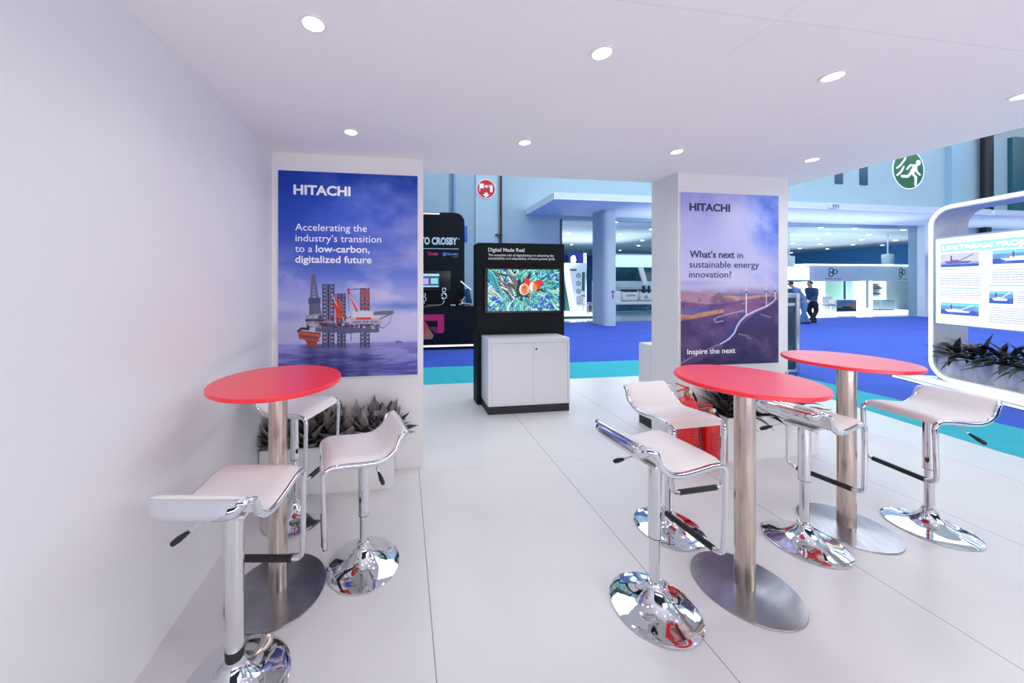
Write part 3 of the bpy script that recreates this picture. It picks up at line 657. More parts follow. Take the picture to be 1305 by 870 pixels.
def plant(name, label, cat, loc, group, mats, nleaf, Lr, Wr, elr, curlr, seed, spread=.04, stem=True, scale_z=1, fold=.25, taper=.42, lim=None):
    rn = random.Random(seed); t = thing(name, label, cat, loc, 0, group)
    bm = bmesh.new()
    for i in range(nleaf):
        f = i/nleaf; az = i*2.399+rn.uniform(-.3, .3); el = elr[0]+(elr[1]-elr[0])*f+rn.uniform(-.12, .12)
        leaf_mesh(bm, (spread*(1-f)*math.cos(az), spread*(1-f)*math.sin(az), .01+.10*f*scale_z), az, el, rn.uniform(*Lr), rn.uniform(*Wr), rn.uniform(*curlr), rn.randrange(len(mats)), fold, taper=taper)
    if lim:
        for v in bm.verts:
            w = v.co+Vector(loc); v.co.x += min(max(w.x, lim[0][0]), lim[0][1])-w.x; v.co.y += min(max(w.y, lim[1][0]), lim[1][1])-w.y-(0 if w.y < lim[1][1] else .02*random.random())
    o = link('leaves', bm, mats, t, ang=80)
    md = o.modifiers.new('leaf_thickness', 'SOLIDIFY'); md.thickness = .0025
    bm = bmesh.new(); lathe(bm, [(.022, -.03), (.018, .06), (.010, .12*scale_z)], 10); link('stem', bm, mats[0], t)
    return t
def planter(label, x0, x1, y0, y1, z1):
    cx, cy = (x0+x1)/2, (y0+y1)/2; t = thing('planter_box', label, 'planter', (cx, cy, 0)); a, b = (x1-x0)/2, (y1-y0)/2; w = .018
    link('box', B(((-a, -b, 0), (a, -b+w, z1)), ((-a, b-w, 0), (a, b, z1)), ((-a, -b+w, 0), (-a+w, b-w, z1)), ((a-w, -b+w, 0), (a, b-w, z1))), white_wall, t)
    link('soil', B(((-a+w, -b+w, .05), (a-w, b-w, z1-.05))), mat('dark_soil', (.02, .017, .016), .9, bump=.6, nscale=40), t); return t
planter('low white planter box under the oil rig poster', -1.06, -.078, 2.722, 2.99, .352)
planter('low white planter box under the wind turbine poster', 2.885, 3.86, 2.70, 2.99, .385)
gl = [mat('grey_leaf', (.13, .12, .122), .5, noise=.4, nscale=14), mat('grey_leaf_pale', (.36, .31, .30), .5, noise=.3, nscale=12), mat('charcoal_leaf', (.045, .044, .050), .45, noise=.3, nscale=14), mat('dusty_leaf', (.22, .20, .205), .5, noise=.3, nscale=14)]
pl = ('by the left wall', 'behind the back stool', 'beside the back stool leg', 'left of the middle', 'in the middle', 'at the curl of the stool back', 'at the free end')
for i in range(7):
    for j in range(2):
        plant('succulent', 'grey spiky succulent in the left planter, %s row, %s' % (('front', 'back')[j], pl[i]), 'plant', (-.98+i*.137+(.05 if j else 0), 2.805+.105*j, .315), 'grey succulents in the left planter', gl, 20, (.16, .25), (.034, .050), (.45, 1.45), (-.3, .45), 40+i*2+j, .05, fold=.32, taper=.6, lim=((-1.062, 1e9), (-1e9, 2.985)))
dl = [mat('dark_leaf', (.022, .026, .028), .4, noise=.3, nscale=14), mat('dark_leaf_edge', (.16, .15, .145), .45, noise=.4, nscale=20), mat('black_leaf', (.010, .013, .014), .4), mat('brown_leaf', (.07, .055, .05), .5, noise=.3)]
pr_ = ('behind the small extinguisher', 'left of the table pole', 'right of the table pole', 'under the tabletop rim', 'at the far right end')
for i in range(5):
    plant('bromeliad', 'dark long-leaved plant in the right planter, %s' % pr_[i], 'plant', (3.0+i*.185, 2.84, .35), 'dark plants in the right planter', dl, 36, (.20, .32), (.020, .034), (.1, 1.45), (.1, 1.0), 80+i, .05, taper=.5, lim=((-1e9, 1e9), (-1e9, 2.985)))

# ------------------------------------------------------------------ fire extinguishers
def extinguisher(label, loc, R, H, rot, plate):
    t = thing('fire_extinguisher', label, 'fire extinguisher', loc, rot)
    bm = bmesh.new(); hb = H*.76
    lathe(bm, [(R*.94, 0), (R, .012), (R, hb-R*.75)] + [(R*math.cos(a)*.999+.0, hb-R*.75+R*.75*math.sin(a)) for a in (.2, .4, .6, .8, 1.0, 1.2)] + [(.026, hb), (.024, hb+.03)], 48); link('cylinder', bm, red_paint, t)
    bm = bmesh.new(); lathe(bm, [(R*.96, -.0), (R*1.005, .004), (R*1.005, .03), (R*.99, .034)], 48); link('foot_ring', bm, black_rub, t)
    bm = bmesh.new(); lathe(bm, [(.027, hb+.028), (.027, hb+.055), (.020, hb+.06), (.018, hb+.085)], 24); vv = link('valve', bm, mat('brass_valve', (.45, .30, .16), .3, .9), t)
    bm = bmesh.new(); lathe(bm, [(.019, 0), (.019, .012), (.012, .014)], 20, M=Matrix.Translation((0, -.026, hb+.06)) @ Matrix.Rotation(PI/2, 4, 'X')); link('gauge', bm, mat('gauge_dial', (.75, .75, .72), .3), vv)
    bm = bmesh.new(); tube(bm, [(.02, 0, hb+.075), (-.03, 0, hb+.08), (-.085, 0, hb+.078), (-.135, 0, hb+.072)], .008, 8); link('carry_handle', bm, red_paint, t)
    bm = bmesh.new(); tube(bm, [(.022, 0, hb+.088), (-.03, 0, hb+.103), (-.09, 0, hb+.125), (-.14, 0, hb+.143)], .008, 8); link('squeeze_lever', bm, red_paint, t)
    bm = bmesh.new(); tube(bm, [(.02, 0, hb+.05), (.06, 0, hb+.055), (R+.02, -.01, hb-.02), (R+.03, -.015, hb*.7), (R+.022, -.02, hb*.4), (R+.018, -.02, hb*.25)], .011, 10); link('hose', bm, black_rub, t)
    bm = bmesh.new(); a0, a1 = plate; n = 16
    rows = [[bm.verts.new((R*1.004*math.cos(a0+(a1-a0)*i/n), R*1.004*math.sin(a0+(a1-a0)*i/n), z)) for i in range(n+1)] for z in (hb*.28, hb*.66)]
    for i in range(n): bm.faces.new((rows[0][i], rows[0][i+1], rows[1][i+1], rows[1][i]))
    link('label_plate', bm, mat('dark_red_label', (.55, .004, .010), .4), t)
    bm = bmesh.new()
    for z in (.62, .57, .50, .45, .40, .34):
        b0, b1 = a0+.15, a1-.15-(.3 if z in (.57, .34) else 0)
        rr = [[bm.verts.new((R*1.007*math.cos(b0+(b1-b0)*i/8), R*1.007*math.sin(b0+(b1-b0)*i/8), hb*z+dz)) for i in range(9)] for dz in (0, .003)]
        for i in range(8): bm.faces.new((rr[0][i], rr[0][i+1], rr[1][i+1], rr[1][i]))
    link('label_print', bm, mat('label_ink', (.62, .20, .20), .5), t)
    return t
extinguisher('larger red fire extinguisher at the pillar corner, its handle under the tabletop rim', (2.565, 2.80, 0), .088, .735, rd(15), (-2.2, -1.2))
e2 = extinguisher('smaller red fire extinguisher with a white tag, between the larger one and the planter', (2.765, 2.76, 0), .074, .52, rd(10), (-2.5, -1.1))
bm = bmesh.new(); n = 8; rows = [[bm.verts.new((.0785*math.cos(-1.45+.9*i/n), .0785*math.sin(-1.45+.9*i/n), z)) for i in range(n+1)] for z in (.235, .36)]
for i in range(n): bm.faces.new((rows[0][i], rows[0][i+1], rows[1][i+1], rows[1][i]))
link('inspection_tag', bm, mat('paper_tag', (.75, .74, .72), .6), e2)

# ------------------------------------------------------------------ light frame with screen on the right
fo = Vector((8.31, 4.36, 0)); fd = Vector((-.3442, -.9389, 0)); fn = Vector((-.9389, .3442, 0))
FM = Matrix(((fd.x, -fn.x, 0, 0), (fd.y, -fn.y, 0, 0), (0, 0, 1, 0), (0, 0, 0, 1)))       # x along the frame, y away from the stand
fr = thing('light_frame', 'tall rounded light frame outlined by a white glowing strip', 'frame', fo); fr.rotation_euler = FM.to_euler()
SL = 4.3
bm = bmesh.new(); ring_prism(bm, rrect(0, .10, SL, 2.80, .30, 10), rrect(.075, .175, SL-.075, 2.725, .23, 10), 0, .42); link('surround', bm, mat('grey_frame', (.72, .71, .74), .5, noise=.05, nscale=20), fr)
bm = bmesh.new(); ring_prism(bm, rrect(.020, .120, SL-.020, 2.780, .28, 10), rrect(.050, .150, SL-.050, 2.750, .25, 10), -.012, .004); link('light_strip', bm, led, fr)
link('plinth', B(((-.35, -.16, 0), (SL+.2, .55, .055)), ((-.1, -.06, .055), (SL+.1, .5, .1)), bev=.006), mat('white_plinth', (.72, .80, .86), .4), fr)
link('plinth_light', B(((-.1, -.068, .06), (SL+.1, -.06, .092)), ((-.35, -.166, .012), (SL+.2, -.16, .03))), led, fr)
lb = thing('lightbox_screen', 'bright white information screen with ship pictures inside the light frame', 'screen', fo); lb.rotation_euler = FM.to_euler()
link('housing', B(((.115, -.03, .965), (4.1, .05, 2.31)), bev=.004), mat('screen_edge', (.45, .62, .75), .3), lb)
link('mount_bar', B(((.075, .05, 1.15), (4.225, .09, 1.22)), ((.075, .05, 2.05), (4.225, .09, 2.12))), alu, lb)
A = Art(440, 160, (1, 1, 1)); sw, sh = 3.94, 1.30
def sc(x, z): return ((x-.14)/sw, (z-.985)/sh)
def rect(x0, z0, x1, z1, c, kk=1): A.poly([sc(x0, z0), sc(x1, z0), sc(x1, z1), sc(x0, z1)], c, kk)
rect(.20, 2.075, 3.95, 2.205, rgb(150, 232, 238))
def ship(x0, z0, x1, z1, kind):
    rect(x0, z0, x1, z1, rgb(150, 160, 215) if kind == 0 else rgb(105, 150, 205)); h = z1-z0; w_ = x1-x0
    if kind == 0: rect(x0, z0+h*.35, x1, z1, rgb(200, 198, 230)); rect(x0, z0, x1, z0+h*.2, rgb(60, 95, 190))
    else: rect(x0, z0, x1, z0+h*.4, rgb(60, 95, 190)); rect(x0, z0+h*.75, x1, z1, rgb(120, 210, 225))
    c = rgb(235, 235, 245) if kind else rgb(110, 100, 165)
    inside = (A.u > sc(x0, 0)[0]) & (A.u < sc(x1, 0)[0]) & (A.v > sc(0, z0)[1]) & (A.v < sc(0, z1)[1]); A.mix(inside*np.clip((A.noise(30, 16, 5)-.5)*4, 0, 1)*.45, rgb(190, 200, 232))
    A.poly([sc(x0+w_*.1, z0+h*.42), sc(x0+w_*.8, z0+h*.38), sc(x0+w_*.74, z0+h*.22), sc(x0+w_*.2, z0+h*.22)], c); rect(x0+w_*.25, z0+h*.4, x0+w_*.5, z0+h*.52, c); A.line([sc(x0+w_*.3, z0+h*.5), sc(x0+w_*.3, z0+h*.8)], .004, rgb(120, 60, 90), 1, 3); A.line([sc(x0+w_*.5, z0+h*.4), sc(x0+w_*.85, z0+h*.85)], .003, c, 1, 3)
def lines(x0, x1, z0, z1, nl, seed):
    r_ = np.random.default_rng(seed)
    for i in range(nl):
        z = z1-(z1-z0)*(i+.5)/nl; x = x0
        while x < x1: w_ = r_.uniform(.02, .07); A.line([sc(x, z), sc(min(x+w_, x1), z)], .0034, rgb(150, 168, 205), .9, 3); x += w_+.016
ship(.20, 1.85, .66, 2.05, 0); rect(.20, 1.80, .36, 1.815, rgb(170, 190, 215)); lines(.20, .68, 1.56, 1.76, 6, 1); rect(.20, 1.525, .66, 1.535, rgb(150, 205, 215)); lines(.20, .68, 1.38, 1.50, 4, 2); ship(.20, 1.13, .66, 1.31, 1)
ship(.80, 1.86, 1.5, 2.05, 1); lines(.80, 1.5, 1.60, 1.80, 6, 3); rect(.77, 1.565, 1.5, 1.578, rgb(130, 205, 205)); ship(.77, 1.33, 1.005, 1.50, 1); lines(1.05, 1.5, 1.34, 1.50, 6, 4); lines(.77, 1.5, 1.06, 1.28, 7, 5)
for q in range(3):
    x = 1.65+q*.78; ship(x, 1.86, x+.6, 2.05, q % 2); lines(x, x+.6, 1.6, 1.8, 6, 8+q); ship(x, 1.34, x+.5, 1.52, 1-q % 2); lines(x, x+.6, 1.06, 1.28, 7, 12+q)
A.mesh('screen_picture', print_mat('lightbox_glow', 1.25), lb, (.14, -.0315, .985), (1, 0, 0), (0, 0, 1), sw, sh)
text('UPSTREAM PROJECTS', mat('screen_lettering', (1, 1, 1), .5, emit=(1, 1, 1), es=1.3), lb, (.225, -.0316, 2.105), 1.15, .062, .03)
fp = thing('planter_trough', 'long grey concrete trough standing inside the light frame', 'planter', fo + FM.to_3x3() @ Vector((.08, .02, .1))); fp.rotation_euler = FM.to_euler()
conc = mat('raw_concrete', (.66, .64, .62), .8, noise=.22, nscale=4, stretch=(3, 3, .8), bump=.2)
link('trough', B(((.01, .01, 0), (4.1, .04, .385)), ((.01, .31, 0), (4.1, .34, .385)), ((.01, .04, 0), (.04, .31, .385)), ((4.07, .04, 0), (4.1, .31, .385))), conc, fp)
link('soil', B(((.04, .04, .05), (4.07, .31, .34))), MATS['dark_soil'], fp)
fl_m = [mat('deep_green_leaf', (.014, .055, .034), .35, noise=.3, nscale=12), mat('black_green_leaf', (.006, .012, .011), .4), mat('dry_brown_leaf', (.075, .055, .045), .6, noise=.3), mat('dusky_leaf', (.028, .030, .026), .5)]
for i in range(9):
    p = fo + FM.to_3x3() @ Vector((.20+i*.155, .15+.05*(i % 2), .47))
    lab = 'dark green leafy plant in the concrete trough, ' + ('beside the frame leg' if i == 0 else ('first' , 'second', 'third', 'fourth', 'fifth', 'sixth', 'seventh', 'eighth')[i-1] + ' from the one at the frame leg')
    plant('trough_plant', lab, 'plant', p, 'leafy plants in the concrete trough', fl_m, 22, (.18, .36), (.022, .040), (-.35, 1.2), (.2, 1.2), 120+i, .10, taper=.5)

# ------------------------------------------------------------------ display case edge with dome behind the pillar
dc = thing('display_case', 'tall dark glass display case with a pale metal frame beside the white pillar', 'display case', (6.6, 5.35, 0))
link('body', B(((-.35, -.12, .06), (.36, .3, 1.34))), mat('petrol_panel', (.008, .05, .085), .25), dc)
link('frame', B(((.36, -.15, 0), (.435, .32, 1.42)), ((-.40, -.15, 1.34), (.36, .32, 1.42)), ((-.40, -.15, 0), (-.35, .32, 1.34)), ((-.35, -.15, 0), (.36, .3, .06)), bev=.006), alu, dc)
link('shelf_rail', B(((-.34, -.135, 1.20), (.34, -.12, 1.25))), alu, dc)
bm = bmesh.new(); lathe(bm, [(.018, 0), (.03, .01), (.02, .03)], 16, M=Matrix.Translation((.435, -.08, .46)) @ Matrix.Rotation(PI/2, 4, 'Y')); link('knob', bm, white_lam, dc)
dm = thing('arch_ornament', 'small white arch with a black rim on top of the dark display case', 'ornament', (6.72, 5.35, 1.42))
bm = bmesh.new(); tube(bm, [(.22*math.cos(PI*i/16), 0, .22*math.sin(PI*i/16)) for i in range(17)], .028, 10); link('rim', bm, black_rub, dm)
bm = bmesh.new(); tube(bm, [(.165*math.cos(PI*i/16), 0, .165*math.sin(PI*i/16)) for i in range(17)], .03, 10); link('arch', bm, lit_white, dm)

# ------------------------------------------------------------------ black exhibition stand behind the left wall
bs = thing('black_stand_wall', 'tall black rounded exhibition wall with white lettering behind the oil rig wall', 'exhibition stand', (0, 8.75, 0))
bk = mat('black_stand_panel', (.003, .007, .013), .5, spec=.2)
bm = bmesh.new(); prism(bm, rrect(-2.4, 0, 1.54, 3.39, .24, 10, (1, 1, 0, 0)), -.15, .15); link('wall_panel', bm, bk, bs)
link('edge_light', B(((-1.6, -.20, 3.33), (.90, -.15, 3.365))), mat('peach_light', (.8, .7, .68), .4, emit=(1, .8, .75), es=.5), bs)
text('KITO CROSBY', mat('pale_blue_lettering', (.62, .78, .88), .5), bs, (.27, -.151, 2.585), 1.085, .165, .045)
text('\u2122', MATS['pale_blue_lettering'], bs, (1.365, -.151, 2.69), .045, .05, .01)
link('rule_line', B(((-.6, -.153, 2.468), (1.39, -.15, 2.482))), MATS['pale_blue_lettering'], bs)
text('Crosby', mat('magenta_lettering', (.80, .03, .22), .5), bs, (.61, -.151, 2.31), .26, .075, .03)
sb = mat('sky_blue_lettering', (.16, .38, .85), .5)
bm = bmesh.new(); ring_prism(bm, disc_poly(1.03, 2.335, .045, 24), disc_poly(1.03, 2.335, .030, 24), -.153, -.15); prism(bm, disc_poly(1.03, 2.33, .014, 12), -.153, -.15); link('round_emblem', bm, sb, bs)
text('Gunnebo', sb, bs, (1.09, -.151, 2.32), .29, .055, .02); text('industries', sb, bs, (1.24, -.151, 2.265), .14, .025, .005)
ct = thing('black_display_counter', 'long black counter with a pink and orange emblem along the black exhibition wall', 'counter', (0, 8.43, 0))
link('body', B(((-2.4, -.17, .11), (1.715, .16, 1.03))), bk, ct); link('countertop', B(((-2.4, -.18, 1.03), (1.725, .165, 1.055))), mat('black_gloss', (.006, .008, .010), .2), ct)
link('base', B(((-2.4, -.165, 0), (1.71, .16, .065))), bk, ct); link('base_light', B(((-2.4, -.175, .065), (1.71, .16, .11))), mat('soft_white_light', (.9, .8, .76), .4, emit=(1, .88, .84), es=.8), ct)
mg, mgd, orr, ord_ = mat('pink_emblem', (.66, .015, .16), .5), mat('plum_emblem', (.22, .015, .09), .5), mat('coral_emblem', (.72, .07, .06), .5), mat('tan_emblem', (.48, .20, .12), .5)
bm = bmesh.new(); prism(bm, [(.15, .85), (.978, .85), (.978, .46), (.965, .415), (.925, .395), (.82, .395), (.82, .70), (.15, .70)], -.174, -.17, 0); prism(bm, [(.60, .55), (.82, .55), (.82, .395), (.76, .395)], -.1735, -.17, 1)
prism(bm, [(.15, .72), (.50, .70), (.60, .56), (.50, .40), (.15, .40)], -.175, -.17, 2); prism(bm, [(.50, .66), (.72, .36), (.71, .29), (.66, .255), (.15, .255), (.15, .36), (.40, .40)], -.1745, -.17, 3); link('emblem', bm, [mg, mgd, orr, ord_], ct)
mn = thing('wall_monitor', 'black monitor showing small pictures on the black exhibition wall', 'monitor', (.62, 8.58, 1.42))
link('housing', B(((-.62, -.03, 0), (.56, .02, .50)), bev=.006), MATS['screen_plastic'], mn)
link('screen', B(((-.58, -.032, .09), (.27, -.03, .42))), mat('screen_dark_blue', (.01, .04, .06), .3, emit=(.02, .08, .12), es=1), mn)
link('screen_band', B(((-.58, -.034, .36), (.27, -.0315, .42)), ((-.58, -.034, .09), (.25, -.0315, .125))), mat('screen_pale', (.3, .45, .5), .4, emit=(.35, .55, .65), es=.8), mn)
link('screen_tile', B(((-.20, -.034, .16), (.0, -.0315, .31))), mat('screen_violet', (.3, .2, .5), .4, emit=(.42, .28, .62), es=.9), mn); link('screen_tile', B(((.06, -.034, .17), (.24, -.0315, .31))), mat('screen_cyan', (.2, .4, .45), .4, emit=(.22, .50, .55), es=.9), mn)
def hook(label, x, sc_):
    t = thing('lifting_hook', label, 'hook', (x, 8.36, 1.055))
    bm = bmesh.new(); tube(bm, [(-.34*sc_, 0, .012), (-.1*sc_, 0, .012), (0, 0, .035), (.03*sc_, 0, .09*sc_), (.03*sc_, 0, .14*sc_)], [.01, .012, .014, .016, .012], 8); link('shank', bm, chrome, t)
    bm = bmesh.new(); tube(bm, [(.03*sc_+.05*sc_*math.cos(a), 0, .20*sc_+.06*sc_*math.sin(a)) for a in (2*PI*i/16 for i in range(16))], .02*sc_, 8, True); link('eye', bm, chrome, t)
    bm = bmesh.new(); tube(bm, [(.03*sc_+.035*sc_*math.cos(a), 0, .33*sc_+.045*sc_*math.sin(a)) for a in (2*PI*i/12 for i in range(12))], .014*sc_, 8, True); link('shackle', bm, chrome, t)
    bm = bmesh.new(); lathe(bm, [(.014*sc_, -.02), (.014*sc_, .02)], 12, M=Matrix.Translation((.0, -.02*sc_, .2*sc_)) @ Matrix.Rotation(PI/2, 4, 'X')); link('pin', bm, red_paint, t); return t
hook('chrome lifting hook on the black counter beside the oil rig wall edge', .48, .8); hook('chrome lifting hook in the middle of the black counter', .95, 1.15)
link('name_tag', B(((1.15, 8.34, 1.055), (1.27, 8.40, 1.075))), white_lam); tag(bpy.data.objects['name_tag'], 'small white tag lying on the black counter', 'tag')
tg = thing('load_tester', 'dark blue and chrome lifting gear leaning at the end of the black counter', 'tool', (1.56, 8.38, 1.055))
Mx = Matrix.Rotation(rd(-12), 4, 'Y'); bm = bmesh.new(); box(bm, (-.01, -.05, .03), (.14, .05, .40), .012, 0, Mx); link('body', bm, mat('navy_metal', (.02, .06, .12), .4, .4), tg)
bm = bmesh.new(); tube(bm, [(.1, 0, .38), (-.02, 0, .48), (-.16, 0, .60)], .016, 8); link('arm', bm, chrome_soft, tg)
bm = bmesh.new(); tube(bm, [(-.14, 0, .02), (-.11, -.02, .14), (-.04, -.03, .22), (.0, -.02, .32)], [.04, .03, .02, .02], 8); tube(bm, [(-.2, -.03, .02), (-.1, -.03, .05), (.08, -.03, .03)], .028, 8); link('linkage', bm, chrome, tg)
bm = bmesh.new(); lathe(bm, [(.025, -.03), (.03, 0), (.025, .03)], 12, M=Matrix.Translation((-.17, -.03, .13)) @ Matrix.Rotation(PI/2, 4, 'X')); link('knob', bm, red_paint, tg)

# ------------------------------------------------------------------ hall signs and pipes
bm = bmesh.new(); tube(bm, [(3.84, HB-.12, 0), (3.84, HB-.12, 4.5), (3.84, HB-.12, 9)], .045, 10); pp = link('standpipe', bm, dark_pipe); tag(pp, 'dark brown vertical pipe on the hall wall beside the red round sign', 'pipe')
link('clamp', B(((3.62, HB-.15, 3.50), (3.90, HB-.0, 3.56))), dark_pipe, pp)
bm = bmesh.new(); tube(bm, [(28.6, HB-.25, 4.6), (28.6, HB-.25, 9)], .19, 12); tag(link('drainpipe', bm, mat('black_pipe', (.004, .006, .012), .5)), 'thick black vertical pipe high on the far right hall wall', 'pipe')
link('drainpipe_tail', B(((28.45, HB-.3, 3.2), (28.8, HB-.1, 4.38))), MATS['black_pipe'], bpy.data.objects['drainpipe'])
def plate(name, label, cx, cz, r, y, m, cat='sign'):
    t = thing(name, label, cat, (cx, y, cz)); bm = bmesh.new(); prism(bm, disc_poly(0, 0, r, 56), -.02, 0); link('disc', bm, m, t)
    bm = bmesh.new(); ring_prism(bm, disc_poly(0, 0, r*1.03, 56), disc_poly(0, 0, r*.97, 56), -.022, 0); link('rim', bm, white_ink, t); return t
rs = plate('hose_sign', 'round red fire hose sign with white symbols and an arrow on the hall wall', 3.245, 5.34, .37, HB-.06, mat('sign_red', (.55, .006, .014), .4))
bm = bmesh.new()
for poly in ([(-.26, .02), (-.10, .02), (-.10, .20), (-.26, .20)], [(-.27, -.10), (-.24, -.10), (-.24, .22), (-.27, .22)], [(-.08, .085), (.10, .085), (.10, .115), (-.08, .115)], [(.12, .06), (.14, .06), (.14, .17), (.12, .17)], [(.16, -.12), (.26, -.12), (.26, .12), (.22, .18), (.16, .12)], [(-.06, -.15), (.06, -.15), (.06, -.22), (.14, -.22), (0, -.34), (-.14, -.22), (-.06, -.22)]): layered(bm, poly, -.026, -.02)
ring_prism(bm, disc_poly(.01, .10, .055, 20), disc_poly(.01, .10, .025, 20), -.026, -.02); link('symbol', bm, white_ink, rs)
es = plate('exit_sign', 'large round green running man exit sign high on the hall wall', 24.19, 7.10, .93, HB, mat('sign_green', (.006, .13, .05), .4))
bm = bmesh.new()
def limb(pts, w0):
    for (x0, z0), (x1, z1) in zip(pts, pts[1:]):
        dx, dz = x1-x0, z1-z0; L = math.hypot(dx, dz); nx_, nz_ = -dz/L*w0/2, dx/L*w0/2; layered(bm, [(x0+nx_, z0+nz_), (x1+nx_, z1+nz_), (x1-nx_, z1-nz_), (x0-nx_, z0-nz_)], -.03, -.02)
        layered(bm, disc_poly(x1, z1, w0/2, 14), -.03, -.02); layered(bm, disc_poly(x0, z0, w0/2, 14), -.03, -.02)
layered(bm, disc_poly(.58, .36, .14, 24), -.03, -.02); limb([(.40, .16), (.20, -.12)], .25); limb([(.40, .20), (.10, .22), (-.10, .02)], .10); limb([(.42, .14), (.50, -.12), (.66, -.22)], .10)
limb([(.20, -.16), (.42, -.36), (.40, -.72)], .13); limb([(.16, -.14), (-.08, -.34), (-.42, -.34)], .13)
for a, b in (((-.70, -.30), (-.30, .12)), ((-.70, .05), (-.20, .55))): limb([a, (a[0]+.18, a[1]+.12), (b[0]-.10, b[1]-.14), b], .09)
link('symbol', bm, white_ink, es)
bl = thing('blue_sign', 'small blue notice board with white marks, edge seen behind the black exhibition wall', 'sign', (2.24, HB, 3.25)); link('board', B(((-.25, -.05, 0), (.25, 0, .62)), bev=.02), mat('sign_blue', (.01, .09, .55), .4), bl)
link('mark', B(((.03, -.056, .46), (.12, -.05, .50)), ((.03, -.056, .36), (.06, -.05, .46)), ((.03, -.056, .20), (.12, -.05, .23)), ((.03, -.056, .10), (.06, -.05, .20))), white_ink, bl)
cs_ = thing('column_notice', 'small notice with a red extinguisher symbol on the hall column', 'sign', (7.80, 11.93, 1.0)); link('board', B(((-.09, -.012, 0), (.09, 0, .22))), mat('notice_board', (.55, .66, .75), .5), cs_); link('symbol', B(((-.03, -.016, .04), (.03, -.012, .15)), ((-.05, -.016, .16), (.05, -.012, .19))), mat('notice_red', (.45, .03, .05), .5), cs_); link('top_board', B(((-.05, -.012, .23), (.06, 0, .33))), mat('notice_dark', (.12, .15, .2), .5), cs_)
eb = thing('canopy_device', 'small white box fixed to the hall canopy fascia', 'fixture', (15.95, 10.72, 4.40)); link('body', B(((-.22, -.1, 0), (.16, 0, .16))), hall_white, eb); link('grille', B(((-.16, -.12, .02), (-.13, -.1, .14)), ((-.06, -.12, .02), (-.03, -.1, .14)), ((.05, -.12, .02), (.08, -.1, .14))), mat('grille_dark', (.15, .25, .32), .5), eb)

# ------------------------------------------------------------------ far hall, left opening
gb = thing('white_slanted_booth', 'white slanted booth panel with round icons and a green edge beyond the hall opening', 'exhibition stand', (8.9, 16.0, 0))
def Z17(x, z): return (x*16/17-8.9, 1.6+(z-1.6)*16/17)
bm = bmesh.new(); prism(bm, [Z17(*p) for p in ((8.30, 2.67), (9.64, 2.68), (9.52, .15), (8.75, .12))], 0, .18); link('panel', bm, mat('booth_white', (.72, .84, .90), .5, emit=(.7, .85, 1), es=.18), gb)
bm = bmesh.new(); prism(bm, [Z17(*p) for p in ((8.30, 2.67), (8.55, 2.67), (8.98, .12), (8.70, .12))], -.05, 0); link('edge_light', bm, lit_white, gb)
bm = bmesh.new(); prism(bm, [Z17(*p) for p in ((8.24, 1.7), (8.36, 1.7), (8.70, .15), (8.50, .15))], -.02, .02); prism(bm, [Z17(*p) for p in ((8.66, 2.36), (9.02, 2.36), (9.02, 2.26), (8.66, 2.26))], -.06, -.05); prism(bm, [Z17(*p) for p in ((9.36, 2.2), (9.52, 2.2), (9.50, 1.2), (9.34, 1.2))], -.012, 0); prism(bm, [Z17(*p) for p in ((9.28, .98), (9.52, .98), (9.52, .9), (9.28, .9))], -.012, 0); link('green_mark', bm, green, gb)
for q in (2.02, 1.60, 1.18):
    x, z = Z17(9.16, q); bm = bmesh.new(); ring_prism(bm, disc_poly(x, z, .12, 28), disc_poly(x, z, .09, 28), -.01, 0); prism(bm, [(x-.05, z-.012), (x+.05, z-.012), (x+.05, z+.012), (x-.05, z+.012)], -.01, 0); prism(bm, [(x-.012, z-.05), (x+.012, z-.05), (x+.012, z+.05), (x-.012, z+.05)], -.01, 0); link('round_icon', bm, black_ink, gb)
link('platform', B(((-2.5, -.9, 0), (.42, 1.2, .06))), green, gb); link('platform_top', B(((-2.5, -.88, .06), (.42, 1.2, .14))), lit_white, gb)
bm = bmesh.new(); lathe(bm, [(.05, 0), (.10, .04), (.12, .14), (.10, .26), (.05, .34)], 20); lp = link('booth_lamp', bm, mat('lamp_flare', (1, 1, 1), .4, emit=(1, 1, 1), es=14)); lp.location = (8.32, 15.95, 2.62); tag(lp, 'glaring white lamp on top of the slanted white booth panel', 'lamp')
bw = link('blue_partition', B(((8.8, 17.3, 0), (9.67, 17.45, 3.27))), mat('royal_blue', (.008, .035, .30), .4)); tag(bw, 'royal blue partition behind the slanted white booth', 'partition')
tag(link('slim_post', B(((9.62, 17.2, 0), (9.72, 17.3, 3.22))), lit_white), 'slim bright white post at the end of the blue partition', 'post')
link('dark_bracket', B(((9.60, 17.18, 2.35), (9.64, 17.2, 3.15))), black_ink, bpy.data.objects['slim_post'])
for i, (x, y, r_) in enumerate(((8.60, 15.55, .4), (9.14, 15.25, 2.7))):
    t = thing('lounge_chair', ('white lounge chair nearer the slanted booth panel', 'white lounge chair nearer the hall column')[i], 'chair', (x, y, .14 if i == 0 else .14), r_)
    bm = bmesh.new(); prism(bm, rrect(-.22, .38, .22, .85, .06), .16, .20); link('backrest', bm, white_lam, t); link('seat', B(((-.23, -.22, .40), (.23, .2, .45)), bev=.015), white_lam, t)
    for sx_ in (-1, 1):
        for sy_ in (-1, 1): bm = bmesh.new(); tube(bm, [(.16*sx_, .15*sy_, .40), (.20*sx_, .19*sy_, 0)], .012, 6); link('leg', bm, alu, t)
